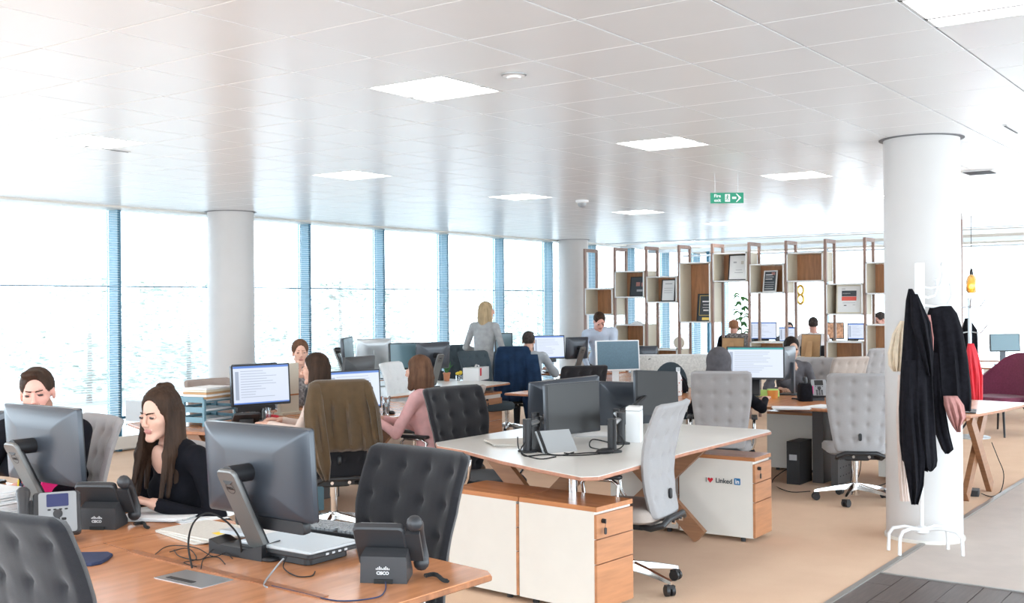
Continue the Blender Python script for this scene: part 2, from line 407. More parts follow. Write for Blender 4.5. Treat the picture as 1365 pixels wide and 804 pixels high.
# ------------------------------------------------------------ furniture builders
# local frames: the thing faces +Y
def back_profile(z):     # y of the chair back centre line by height
    t = (z-.42)/.66
    return -.235-.05*math.sin(PI*min(1, max(0, t*1.15)))*-.9-.10*t*t if False else -.25+.055*math.sin(PI*t*.95)-.075*t*t
def tufted_back(zlo=.42, zhi=1.07, w0=.36, w1=.475, th=.05, cols=4, rows=5, nu=41, nv=53, tuft=.017):
    f = []; b = []
    bx_ = [(-.5+(i+.5)/cols) for i in range(cols)]
    zs = [zhi-.075-(.115)*i for i in range(rows)]
    for j in range(nv):
        v = j/(nv-1); z = zlo+(zhi-zlo)*v
        w = w0+(w1-w0)*min(1, v*1.5)**.8
        e = min(v, 1-v)*(zhi-zlo); rc = .035
        ins = rc-math.sqrt(max(0, rc*rc-max(0, rc-e)**2)) if e < rc else 0
        ww = w-2*ins; rf = []; rb = []
        for i in range(nu):
            u = -.5+i/(nu-1); x = u*ww
            ee = min(.5-abs(u), 1)*ww; k = min(1, min(ee, e)/.02); k = math.sqrt(max(0, 1-(1-k)**2))
            d = 0
            if tuft:
                for q, zr in enumerate(zs):
                    dz = z-zr
                    if abs(dz) > .075: continue
                    for bu in bx_:
                        dx = x-bu*w
                        if abs(dx) < .06:
                            g = dx*dx+dz*dz; d -= tuft*(math.exp(-g/.00022)*.75+math.exp(-g/.0016)*.55+math.exp(-dx*dx/.00018)*.30*max(0, 1-abs(dz)/.07))
            yc = back_profile(z)-.03*(2*u)**2*-1
            rf.append((x, yc+(th/2)*k+d*k, z)); rb.append((x, yc-(th/2)*k-d*.8*k, z))
        f.append(rf); b.append(rb)
    m = MB(); n = nu*nv
    vs = [p for r in f for p in r]+[p for r in b for p in r]; fs = []
    for j in range(nv-1):
        for i in range(nu-1):
            a = j*nu+i; fs.append((a, a+nu, a+nu+1, a+1)); fs.append((n+a, n+a+1, n+a+nu+1, n+a+nu))
    for j in range(nv-1):
        for i in (0, nu-1):
            a = j*nu+i; q = (a, a+nu, n+a+nu, n+a); fs.append(q if i else q[::-1])
    for i in range(nu-1):
        a = i; fs.append((a, a+1, n+a+1, n+a)); a = (nv-1)*nu+i; fs.append((a+1, a, n+a, n+a+1))
    return m.add(vs, fs)
BACK_ME = {}
def chair(label, fab, loc, rot, seatfab=None, arms=False, high=1.07, group='tufted swivel chairs', w1=.475, lever=True):
    r = thing('office_chair', label, 'chair', loc, rot, group)
    key = (fab, high, w1)
    if key in BACK_ME: b = bpy.data.objects.new('backrest', BACK_ME[key]); COL.objects.link(b); b.parent = r
    else: b = tufted_back(zhi=high, w1=w1).build('backrest', fab, r, ang=80); BACK_ME[key] = b.data
    def once(key, fn, name, material, par=r):
        if key in BACK_ME: o = bpy.data.objects.new(name, BACK_ME[key]); COL.objects.link(o); o.parent = par
        else: o = fn().build(name, material, par, ang=50); BACK_ME[key] = o.data
        return o
    def seat():
        rr_ = []
        for (s, z, dz) in ((.90, .40, 0), (1, .415, 0), (1, .455, 0), (.93, .478, 0), (.55, .482, 0)):
            rr_.append([(x*s, y*s+.015, z-(.02*max(0, y/.24)**3)) for x, y in rrect(.48, .47, .09, 5)])
        return MB().loft(rr_)
    sf = seatfab or fab
    once(('seat', sf), seat, 'seat', sf)
    def mech():
        m = MB(); m.prism(rrect(.20, .26, .03, 3), .345, .40, .01)
        m.box((0, -.12, .375), (.30, .05, .035))
        m.tube([(-.13, -.12, .375), (-.17, -.20, .375), (-.175, -.275, .40), (-.12, -.285, .425), (.12, -.285, .425), (.175, -.275, .40), (.17, -.20, .375), (.13, -.12, .375)], .018, 8)
        return m
    once('mech', mech, 'tilt_mechanism', 'black_plastic')
    once('knobs', lambda: MB().cyl((-.06, -.287, .40), (-.06, -.305, .40), .012, n=12).cyl((.06, -.287, .40), (.06, -.305, .40), .012, n=12), 'pivot_cap', 'chrome')
    if lever: once('lever', lambda: MB().prism(rrect(.026, .06, .012, 4), 0, .016, .004, UPR @ T(0, 0, 0)), 'lever_knob', 'black_plastic').location = (.0, back_profile(.55)-.026, .55)
    def col():
        return MB().lathe([(.025, .10), (.025, .26), (.03, .262), (.03, .33), (.018, .332), (.018, .36)], 14)
    once('col', col, 'gas_column', 'chrome')
    once('hub', lambda: MB().lathe([(.01, .045), (.03, .05), (.032, .12), (.045, .125), (.04, .15), (.026, .155)], 14), 'hub', 'chrome')
    def leg():
        return MB().loft([[(x, y, z) for x, z in ((-w, z0), (w, z0), (w*.8, z1), (-w*.8, z1))] for (y, w, z0, z1) in ((.03, .022, .10, .145), (.16, .018, .09, .122), (.30, .013, .072, .092), (.325, .009, .066, .084))])
    def caster():
        m = MB()
        for s in (-1, 1): m.cyl((s*.006, 0, 0), (s*.026, 0, 0), .030, n=16, mtx=T(0, 0, 0))
        m.cyl((0, 0, .0), (0, 0, .04), .008, n=8); m.box((0, .004, .022), (.05, .04, .018)); return m
    for k in range(5):
        a = 72*k+14
        l = once('bleg', leg, 'base_leg', 'chrome'); l.rotation_euler = (0, 0, math.radians(a))
        c = once('caster', caster, 'caster', 'black_plastic')
        c.location = (-math.sin(math.radians(a))*.31, math.cos(math.radians(a))*.31, .031); c.rotation_euler = (0, 0, math.radians(a*3+20))
    if arms:
        for s in (-1, 1):
            def arm(): return MB().tube([(s*.18, -.02, .40), (s*.25, -.02, .41), (s*.265, -.03, .47), (s*.265, -.05, .62), (s*.265, -.01, .645), (s*.265, .14, .645), (s*.262, .17, .62), (s*.26, .15, .50), (s*.25, .08, .41), (s*.18, .06, .40)], .011, 8)
            once(('arm', s), arm, 'armrest', 'chrome')
            once(('pad', s), lambda: MB().prism(rrect(.05, .24, .02, 4, s*.265, .05), .652, .674, .006), 'arm_pad', 'black_plastic')
    return r

def chair_at(label, fab, px, py, D, rot, **k):
    p = at(px, py, D=D); a = math.radians(rot); return chair(label, fab, (p.x-math.sin(a)*.29, p.y+math.cos(a)*.29, 0), rot, **k)
def pedestal(label, loc, rot, ly=.52, w=.38, h=.57, top='cherry', group='drawer pedestals'):
    """drawers face +Y, cabinet extends to -Y by ly; origin at front centre"""
    r = thing('drawer_pedestal', label, 'drawer unit', loc, rot, group)
    MB().box((0, -ly/2-.009, h/2+.005), (w-.004, ly-.018, h-.05)).build('body', 'white_laminate', r, smooth=False)
    MB().box((0, -ly/2, h-.0125), (w, ly-.004, .025)).build('top', top, r, smooth=False)
    z = .035
    for hh in (.235, .125, .125):
        d = MB().prism([(-w/2, z), (w/2, z), (w/2, z+hh), (-w/2, z+hh)], -.0, .018, .0015, UPR).build('drawer', 'drawer_wood', r, smooth=False)
        z += hh+.005
    for c in ((-.12, -.1), (.12, -.1), (-.12, -ly+.08), (.12, -ly+.08)): MB().cyl((c[0], c[1], 0), (c[0], c[1], .032), .018, n=8).build('foot', 'black_plastic', r)
    kx = w/2-.05
    l = MB().cyl((kx, 0, h-.075), (kx, .012, h-.075), .012, n=10).box((kx, .016, h-.075), (.006, .014, .022)).build('lock', 'black_plastic', r)
    MB().tube([(kx, .02, h-.08), (kx+.003, .02, h-.11)], .0015, 4).prism(rrect(.02, .035, .007, 3, kx+.003, h-.125), -.024, -.019, 0, UPR).build('key', 'black_plastic', l)
    return r

def desk(label, poly, origin, topmat, edgemat, parts, th=.022, zt=.73, group='bench desks', seams=()):
    ox, oy = origin
    r = thing('bench_desk', label, 'desk', (ox, oy, 0), 0, group)
    P = [(x-ox, y-oy) for x, y in poly]
    MB().prism(P, zt-th, zt-.003, .004).build('edge_band', edgemat, r, smooth=False)
    cx = sum(p[0] for p in P)/len(P); cy = sum(p[1] for p in P)/len(P)
    Q = [(x-(x-cx)/max(.01, math.hypot(x-cx, y-cy))*.004, y-(y-cy)/max(.01, math.hypot(x-cx, y-cy))*.004) for x, y in P]
    MB().prism(Q, zt-.004, zt, .001).build('tabletop', topmat, r, smooth=False)
    for kind, a in parts:
        if kind == 'x':          # crossing timber legs in the vertical plane along direction
            (x, y, ang, span) = a
            for s in (-1, 1):
                L = math.hypot(span, .70); mt = T(x-ox+s*.0, y-oy, .354) @ R(ang) @ T(0, s*.022, 0) @ R(s*math.degrees(math.atan2(span, .70)), 'Y')
                MB().box((0, 0, 0), (.11, .042, L-.085), mt).build('timber_leg', 'oak' if topmat != 'x' else 'oak', r, smooth=False)
            MB().box((0, 0, 0), (span+.2, .05, .04), T(x-ox, y-oy, .685) @ R(ang)).build('cross_rail', 'cherry_dark', r, smooth=False)
        if kind == 'tray': (x, y, sx_, sy_) = a; MB().box((x-ox, y-oy, .66), (sx_, sy_, .05)).build('cable_tray', 'black_plastic', r, smooth=False)
        if kind == 'leg': (x, y) = a; MB().cyl((x-ox, y-oy, 0), (x-ox, y-oy, zt-th), .025, n=12).build('leg', 'chrome', r)
        if kind == 'panel':
            (x, y, sx_, sy_) = a; MB().box((x-ox, y-oy, .35), (sx_, sy_, .70)).build('panel_leg', 'metal_panel', r, smooth=False)
        if kind == 'slot':
            (x0, y0, x1, y1, w) = a; L = math.hypot(x1-x0, y1-y0)
            MB().box((0, 0, 0), (L, w, .006), T((x0+x1)/2-ox, (y0+y1)/2-oy, zt) @ R(math.degrees(math.atan2(y1-y0, x1-x0)))).build('cable_slot', 'cherry_dark', r, smooth=False)
        if kind == 'seam':
            (x0, y0, x1, y1) = a; L = math.hypot(x1-x0, y1-y0)
            MB().box((0, 0, 0), (L, .004, .0022), T((x0+x1)/2-ox, (y0+y1)/2-oy, zt) @ R(math.degrees(math.atan2(y1-y0, x1-x0)))).build('seam', 'cherry_dark', r, smooth=False)
    return r

def monitor(label, px, py, D, rot, w=.545, h=.325, lit=None, style='dell', desk_z=.73, ctr=None, stand=True, tilt=0, roll=0, case='monitor_grey', bezel='black_plastic', bar=False, zc=None, tiltx=4):
    c = at(px, py, D=D)
    hz = c.z-desk_z if zc is None else zc
    r = thing('computer_monitor', label, 'monitor', (c.x, c.y, desk_z), rot, 'computer monitors')
    G_ = T(0, 0, hz) @ R(roll, 'Y') @ R(tiltx, 'X')
    rings = []
    for (s, y) in ((1, .012), (1, -.008), (.97, -.014), (.88, -.024), (.76, -.034), (.62, -.041), (.46, -.045)):
        ww, hh = w*max(s, .02), h*max(s, .02); rr_ = max(.001, .012*s)
        rings.append([(x, y, z) for x, z in rrect(ww, hh, rr_, 2)])
    hb = MB().loft(rings).build('housing', case, r, G_, ang=32)
    f = MB().prism(rrect(w, h, .008, 2), -.017, -.012, .001, UPR).build('bezel', bezel, r, G_)
    sw, sh = w-.028, h-.03
    s_ = MB().prism(rrect(sw, sh, .001, 1, 0, .003), -.019, -.0175, 0, UPR).build('screen', lit if lit else 'screen_off', f, smooth=False)
    if lit == 'screen_ui':
        bm_ = 'ui_teal' if bar == 'teal' else 'ui_bar'
        MB().box((0, .0195, sh/2-.004), (sw, .001, .016)).build('title_bar', bm_, f, smooth=False)
        if bar != 'teal': MB().box((0, .0195, -sh/2+.008), (sw, .001, .010)).build('task_bar', bm_, f, smooth=False)
        m = MB(); rg = random.Random(int(px))
        for k in range(11):
            z = sh/2-.035-k*(sh-.07)/11; L = sw*(.25+.45*rg.random()); m.box((sw/2-.06-L/2, .0197, z), (L, .0008, .004))
        m.box((sw/2-.03, .0197, 0), (.03, .0008, sh*.75)); m.build('text_lines', 'ui_line', f, smooth=False)
    if lit == 'ui_photo_screen': pass
    MB().box((0, -.0345, h*.40), (w*.60, .004, .007), T(0, .014, 0)).build('vent_slot', 'rubber', hb, smooth=False)
    if not stand: r['hz'] = hz
    if style == 'dell' and stand:
        # slanting flat arm that leans back towards its top, on a foot below the panel
        top = Vector((0, -.15, hz+.02)); bot = Vector((0, .01, .02)); dv = (bot-top); L = dv.length
        ang = math.degrees(math.atan2(-dv.y, -dv.z))
        Am = T(*((top+bot)/2)) @ R(-ang+0, 'X')
        arm = MB().prism(rrect(.088, L, .02, 4), -.009, .009, .004, Am @ UPR).build('stand_arm', 'arm_silver', r)
        MB().prism(rrect(.07, L*.86, .015, 3), -.022, -.009, .003, Am @ UPR @ T(0, -.02, 0)).build('arm_core', 'black_plastic', r)
        MB().cyl((0, -.14, hz), (0, -.03, hz), .032, n=16).build('pivot', 'black_plastic', r)
        MB().prism(rrect(.18, .16, .03, 4, 0, .05), 0, .014, .004).build('foot', 'black_plastic', r)
        if bar and bar != 'teal':
            MB().prism(rrect(w*.66, .045, .012, 3, .05, -h/2-.02), -.02, .015, .005, G_ @ UPR).build('sound_bar', 'black_plastic', r)
        # ring emblem with its letters near the top of the arm
        Em = Am @ T(0, -.0105, L*.30)
        MB().loft([[(rr_*math.cos(a), -.0, rr_*math.sin(a)) for a in [q*2*PI/24 for q in range(24)]] for rr_ in (.022, .0195)], Em, caps=False).build('emblem_ring', 'black_plastic', arm)
        text('DELL', .0155, 'black_plastic', arm, Em @ R(90, 'X') @ Matrix.Identity(4))
    elif style == 'flat' and stand:
        MB().box((0, -.06, hz*.5+.01), (.07, .025, hz), R(0)).build('stand_neck', case, r, smooth=False)
        MB().prism(rrect(.22, .18, .03, 4, 0, -.03), 0, .014, .003).build('foot', case, r)
    return r

def phone(label, loc, rot, scr=True, case='phone_grey', logo=True, group='desk phones'):
    """desk telephone, keys face +Y, back and emblem towards -Y"""
    r = thing('desk_phone', label, 'telephone', loc, rot, group)
    S = T(0, .0, .0)
    # stand foot
    st = MB().loft([[(x, y, z) for x, z in ((-.075-.012*t, z0), (.055+.012*t, z0), (.055+.01*t, z1), (-.075-.01*t, z1))] for (t, y, z0, z1) in ((1, -.075, 0, .085), (.6, -.03, 0, .105), (.0, .06, 0, .02))])
    s_ = st.build('stand', case, r)
    MB().box((-.01, -.0755, .007), (.06, .01, .014)).build('cable_gap', 'rubber', s_, smooth=False)
    if logo:
        lm = T(.0, -.079, .042) @ R(0)
        m = MB(); hs = [.006, .010, .015, .010, .006, .010, .015, .010, .006]
        for k, hh in enumerate(hs): m.box(((k-4)*.0052, 0, hh*.35+.004), (.0026, .0015, hh*.75))
        m.build('emblem_bars', 'emblem', s_, T(-.012, -.0765, .040) @ R(0), smooth=False)
        text('CISCO', .014, 'emblem', s_, T(-.012, -.0768, .033) @ R(90, 'X'), bold=.0004)
    B = T(0, .0, .108) @ R(-57, 'X') @ R(180)
    body = MB().prism(rrect(.17, .175, .016, 4, .033, 0), -.017, .014, .006, B).build('body', case, r)
    face = MB().prism(rrect(.135, .165, .01, 3, .035, 0), .013, .0165, .001, B).build('face_plate', 'phone_silver', r)
    MB().prism(rrect(.078, .052, .004, 2, .035, .048), .016, .018, 0, B).build('display', 'lcd_blue' if scr else 'screen_off', face)
    m = MB()
    for i in range(3):
        for j in range(4): m.prism(rrect(.017, .010, .003, 2, -.058+.07+i*.022, -.030-j*.0145), .016, .0195, .001, B)
    for i in range(4): m.prism(rrect(.012, .005, .002, 1, -.065+.07+i*.02, .010), .016, .019, 0, B)
    m.build('keys', 'black_plastic', face)['kind'] = 'stuff'
    MB().lathe([(.017, .016), (.017, .02), (.012, .021)], 16, (.035, -.008, 0), B).build('ring_key', 'phone_grey', face)
    # handset along the side
    hx = -.085
    MB().box((-.075, 0, -.004), (.05, .12, .014), B).build('cradle', case, r, smooth=False)
    pts = [(hx, .088, .010), (hx, .07, .026), (hx, .03, .038), (hx, -.03, .038), (hx, -.07, .026), (hx, -.088, .010)]
    hs_ = MB().tube([B @ Vector(p) for p in pts], [.026, .025, .019, .019, .025, .026], 12, flat=.8)
    hs_.ball(tuple(B @ Vector((hx, .088, .010))), .027, 12, 6).ball(tuple(B @ Vector((hx, -.088, .010))), .027, 12, 6)
    hs_.build('handset', 'phone_grey' if case == 'phone_grey' else 'black_plastic', r)
    # coiled cord lying beside
    m = []; 
    for k in range(190):
        t = k/189; m.append((.11+.085*t+.0055*math.cos(k*.8), .0-.03*t+.03*math.sin(t*5), .010+.0055*math.sin(k*.8)))
    MB().tube(m, .0022, 4).build('coiled_cord', 'rubber', r)
    return r

def slab(name, label, cat, poly2, z0, z1, material, loc, rot=0, bev=.002, group=None):
    o = MB().prism(poly2, z0, z1, bev).build(name, material, smooth=False)
    return tag(o, label, cat, group, loc, rot)
def paperstack(name, label, w, h, n, loc, rot, material='paper', jit=.012, th=.002, group=None):
    r = thing(name, label, 'paper', loc, rot, group); rg = random.Random(int(loc[0]*1000))
    z = 0
    for k in range(n):
        mt = T(rg.uniform(-jit, jit), rg.uniform(-jit, jit), z) @ R(rg.uniform(-8, 8))
        vs = []
        for i in range(5):
            for j in range(4): vs.append((-w/2+w*i/4, -h/2+h*j/3, .004*math.sin(i*1.3+k)*(j/3) if k == n-1 else 0))
        m = MB(); fs = [(i*4+j, (i+1)*4+j, (i+1)*4+j+1, i*4+j+1) for i in range(4) for j in range(3)]
        m.add(vs+[(x, y, zz+th) for x, y, zz in vs], [f[::-1] for f in fs]+[tuple(q+20 for q in f) for f in fs]+[(i*4, (i+1)*4, (i+1)*4+20, i*4+20) for i in range(4)]+[((i+1)*4+3, i*4+3, i*4+23, (i+1)*4+23) for i in range(4)]+[(0, 20, 21, 1), (1, 21, 22, 2), (2, 22, 23, 3), (17, 16, 36, 37)][:3]+[(17, 37, 36, 16), (18, 38, 37, 17), (19, 39, 38, 18)], mt)
        m.build('sheet', material, r, smooth=False); z += th+.0006
    return r

def cable(name, label, pts, rad=.0025, material='rubber', group='loose cables'):
    # smooth through the points
    P = [Vector(p) for p in pts]; o = P[0].copy(); out = []
    for i in range(len(P)-1):
        a = P[max(i-1, 0)]; b = P[i]; c = P[i+1]; d = P[min(i+2, len(P)-1)]
        for k in range(6):
            t = k/6; out.append(.5*((2*b)+(c-a)*t+(2*a-5*b+4*c-d)*t*t+(3*b-a-3*c+d)*t**3))
    out.append(P[-1])
    ob = MB().tube([q-o for q in out], rad, 6).build(name, material); return tag(ob, label, 'cable', group, tuple(o))

def garment(name, rows, material, parent=None, n=56, fold=.008, freq=5, seed=1, mtx=None):
    """draped cloth: rows of (z, xl, xr, yc, thickness); closed loops with folds that run down"""
    rg = random.Random(seed); ph = [rg.uniform(0, 6.28) for _ in range(4)]; rings = []
    # resample rows
    RR = []
    for a, b in zip(rows[:-1], rows[1:]):
        for k in range(4):
            t = k/4; RR.append([a[i]+(b[i]-a[i])*t for i in range(5)])
    RR.append(list(rows[-1]))
    top = rows[0][0]; H_ = abs(rows[0][0]-rows[-1][0]) or 1
    for (z, xl, xr, yc, th) in RR:
        ring = []; g = min(1, abs(top-z)/H_*2.2)
        for k in range(n):
            a = k*2*PI/n; ca, sa = math.cos(a), math.sin(a)
            e = abs(sa)**.7*(1 if sa > 0 else -1)
            x = (xl+xr)/2+(xr-xl)/2*ca
            u = (x-xl)/max(.01, xr-xl)
            fd = fold*g*(math.sin(u*freq*6.28+ph[0]+z*3)+.6*math.sin(u*freq*11+ph[1]-z*5)+.3*math.sin(u*freq*23+ph[2]))*(abs(sa)**.5)
            ring.append((x+fd*.25, yc+th/2*e+fd, z+.15*fd))
        rings.append(ring)
    return MB().loft(rings, mtx).build(name, material, parent, ang=80)
# ------------------------------------------------------------ people: one smooth surface from a distance field
def axis(lo, hi, base, fine, spots):
    out = [lo]; x = lo
    while x < hi:
        st = base
        for a, b, s in spots:
            if a-.01 <= x <= b+.01: st = min(st, s)
        x += st; out.append(x)
    return np.array(out)
class Field:
    def __init__(s, X, Y, Z):
        s.X, s.Y, s.Z = X, Y, Z; s.F = np.full((len(X), len(Y), len(Z)), .2, np.float32)
        s.B = np.full(s.F.shape, .2, np.float32); s.L = np.zeros(s.F.shape, np.int8)
    def put(s, d_fn, lo, hi, label, k, cut=False):
        mg = .05
        i0, i1 = np.searchsorted(s.X, lo[0]-mg), np.searchsorted(s.X, hi[0]+mg)
        j0, j1 = np.searchsorted(s.Y, lo[1]-mg), np.searchsorted(s.Y, hi[1]+mg)
        k0, k1 = np.searchsorted(s.Z, lo[2]-mg), np.searchsorted(s.Z, hi[2]+mg)
        if i1 <= i0 or j1 <= j0 or k1 <= k0: return
        x = s.X[i0:i1, None, None]; y = s.Y[None, j0:j1, None]; z = s.Z[None, None, k0:k1]
        d = d_fn(x, y, z).astype(np.float32); sl = (slice(i0, i1), slice(j0, j1), slice(k0, k1))
        F = s.F[sl]
        if cut:
            h = np.clip(.5-.5*(F+d)/k, 0, 1); s.F[sl] = F*(1-h)-d*h+k*h*(1-h); return
        h = np.clip(.5+.5*(d-F)/k, 0, 1); s.F[sl] = d*(1-h)+F*h-k*h*(1-h)
        b = s.B[sl]; m = d < b; s.L[sl] = np.where(m, label, s.L[sl]); s.B[sl] = np.where(m, d, b)
    def cap(s, a, b, ra, rb, label, k=.02, cut=False):
        a = np.array(a, float); b = np.array(b, float); ba = b-a; L2 = max(1e-9, ba@ba); r = max(ra, rb)
        def fn(x, y, z):
            px, py, pz = x-a[0], y-a[1], z-a[2]; t = np.clip((px*ba[0]+py*ba[1]+pz*ba[2])/L2, 0, 1)
            return np.sqrt((px-ba[0]*t)**2+(py-ba[1]*t)**2+(pz-ba[2]*t)**2)-(ra+(rb-ra)*t)
        s.put(fn, np.minimum(a, b)-r, np.maximum(a, b)+r, label, k, cut)
    def ell(s, c, r, label, k=.02, M3=None, cut=False):
        c = np.array(c, float); r = np.array(r, float); mx = r.max()
        A = np.eye(3) if M3 is None else np.array(M3)    # columns: local axes
        def fn(x, y, z):
            px, py, pz = x-c[0], y-c[1], z-c[2]
            q = [px*A[0, i]+py*A[1, i]+pz*A[2, i] for i in range(3)]
            k0 = np.sqrt((q[0]/r[0])**2+(q[1]/r[1])**2+(q[2]/r[2])**2)
            k1 = np.sqrt((q[0]/r[0]**2)**2+(q[1]/r[1]**2)**2+(q[2]/r[2]**2)**2)+1e-9
            return k0*(k0-1)/k1
        s.put(fn, c-mx, c+mx, label, k, cut)
    def mesh(s):
        F = s.F; ins = F < 0; n = F.shape
        cc = [(i, j, k) for i in (0, 1) for j in (0, 1) for k in (0, 1)]
        def sh(A, o): return A[o[0]:n[0]-1+o[0], o[1]:n[1]-1+o[1], o[2]:n[2]-1+o[2]]
        tot = sum(sh(ins, o).astype(np.int8) for o in cc); act = (tot > 0) & (tot < 8)
        I = np.argwhere(act); idx = -np.ones(act.shape, np.int64); idx[act] = np.arange(len(I))
        P = np.zeros((len(I), 3)); C = np.zeros(len(I)); AX = (s.X, s.Y, s.Z)
        for a, o in enumerate(cc):
            for ax in range(3):
                if o[ax]: continue
                o2 = list(o); o2[ax] = 1
                A = I+o; B = I+o2; fa = F[A[:, 0], A[:, 1], A[:, 2]]; fb = F[B[:, 0], B[:, 1], B[:, 2]]
                m = (fa < 0) != (fb < 0); t = np.where(m, fa/(fa-fb+1e-12), 0)
                for q in range(3):
                    va = AX[q][A[:, q]]; vb = AX[q][B[:, q]]; P[:, q] += np.where(m, va+(vb-va)*t, 0)
                C += m
        P /= C[:, None]
        lab = s.L[I[:, 0], I[:, 1], I[:, 2]]
        faces = []
        for ax in range(3):
            o = [0, 0, 0]; o[ax] = 1
            A = ins[:-1 if ax == 0 else None, :-1 if ax == 1 else None, :-1 if ax == 2 else None]
            B = ins[o[0]:, o[1]:, o[2]:]
            E_ = np.argwhere(A != B); u, v = [(1, 2), (2, 0), (0, 1)][ax]
            E_ = E_[(E_[:, u] > 0) & (E_[:, v] > 0) & (E_[:, u] < n[u]-1) & (E_[:, v] < n[v]-1)]
            q = []
            for du, dv in ((1, 1), (0, 1), (0, 0), (1, 0)):
                G = E_.copy(); G[:, u] -= du; G[:, v] -= dv; q.append(idx[G[:, 0], G[:, 1], G[:, 2]])
            Q = np.stack(q, 1); fl_ = ~ins[E_[:, 0], E_[:, 1], E_[:, 2]]; Q[fl_] = Q[fl_][:, ::-1]; faces.append(Q)
        return P, np.concatenate(faces), lab
def to_obj(name, P, Q, lab, mats, parent, split=None):
    me = bpy.data.meshes.new(name)
    me.vertices.add(len(P)); me.vertices.foreach_set('co', P.astype(np.float32).ravel())
    me.loops.add(len(Q)*4); me.loops.foreach_set('vertex_index', Q.astype(np.int32).ravel())
    me.polygons.add(len(Q)); me.polygons.foreach_set('loop_start', np.arange(0, len(Q)*4, 4, dtype=np.int32))
    me.polygons.foreach_set('loop_total', np.full(len(Q), 4, np.int32))
    me.update(calc_edges=True)
    for m in mats: me.materials.append(M(m))
    me.polygons.foreach_set('material_index', np.array(lab[Q[:, 0]], np.int32)); me.polygons.foreach_set('use_smooth', [True]*len(Q))
    me.validate(); me.update()
    o = bpy.data.objects.new(name, me); COL.objects.link(o)
    if parent: o.parent = parent
    return o
V = lambda *a: np.array(a, float)
def nrm(v): return v/(np.linalg.norm(v)+1e-9)
def ik(a, b, l1, l2, hint):
    d = b-a; L = np.linalg.norm(d); L = min(L, (l1+l2)*.985); dn = nrm(d); b = a+dn*L
    x = (l1*l1-l2*l2+L*L)/(2*L); h = math.sqrt(max(0, l1*l1-x*x)); p = hint-dn*(hint@dn)
    return a+dn*x+nrm(p)*h, b
def eul(yaw, pitch, roll=0):   # head frame, columns right / forward / up
    m = Matrix.Rotation(math.radians(yaw), 3, 'Z') @ Matrix.Rotation(math.radians(-pitch), 3, 'X') @ Matrix.Rotation(math.radians(roll), 3, 'Y')
    return np.array(m)
mat('skin', (.62, .36, .27), .55, var=.05, scale=30); mat('skin_pink', (.66, .34, .27), .55, var=.06, scale=30); mat('skin_olive', (.50, .29, .20), .55, var=.05, scale=30)
mat('eye_dark', (.03, .02, .018), .3); mat('lips', (.46, .19, .16), .5)
mat('hair_dark', (.012, .008, .007), .55, spec=.15, var=.5, scale=25, stretch=(1, 1, .15)); mat('hair_brown', (.040, .022, .014), .6, spec=.15, var=.4, scale=30, stretch=(1, 1, .15))
mat('hair_auburn', (.105, .052, .03), .6, spec=.15, var=.35, scale=30, stretch=(1, 1, .12)); mat('hair_blonde', (.40, .29, .17), .6, spec=.15, var=.3, scale=30, stretch=(1, 1, .12))
mat('hair_grey', (.05, .04, .037), .7, spec=.15, var=.4, scale=40); mat('hair_ginger', (.35, .15, .07), .7, var=.3, scale=40)
mat('top_black', (.006, .006, .009), .9, spec=.15, var=.2, scale=20); mat('top_pink', (.72, .42, .42), .9, var=.1, scale=14); mat('top_beige', (.62, .50, .44), .9, var=.07, scale=14)
mat('top_grey', (.36, .36, .36), .9, var=.12, scale=20); mat('top_shirt', (.38, .42, .46), .85, var=.08, scale=20); mat('top_blue', (.50, .58, .70), .85, var=.06, scale=20)
mat('top_white', (.82, .78, .78), .85); mat('top_charcoal', (.075, .07, .078), .9, var=.2, scale=20); mat('top_lace', (.20, .19, .19), .9, var=.8, scale=45)
mat('jeans', (.03, .04, .07), .9, var=.2); mat('shoe', (.02, .02, .02), .4); mat('trouser', (.018, .018, .022), .9)
BROW = {}
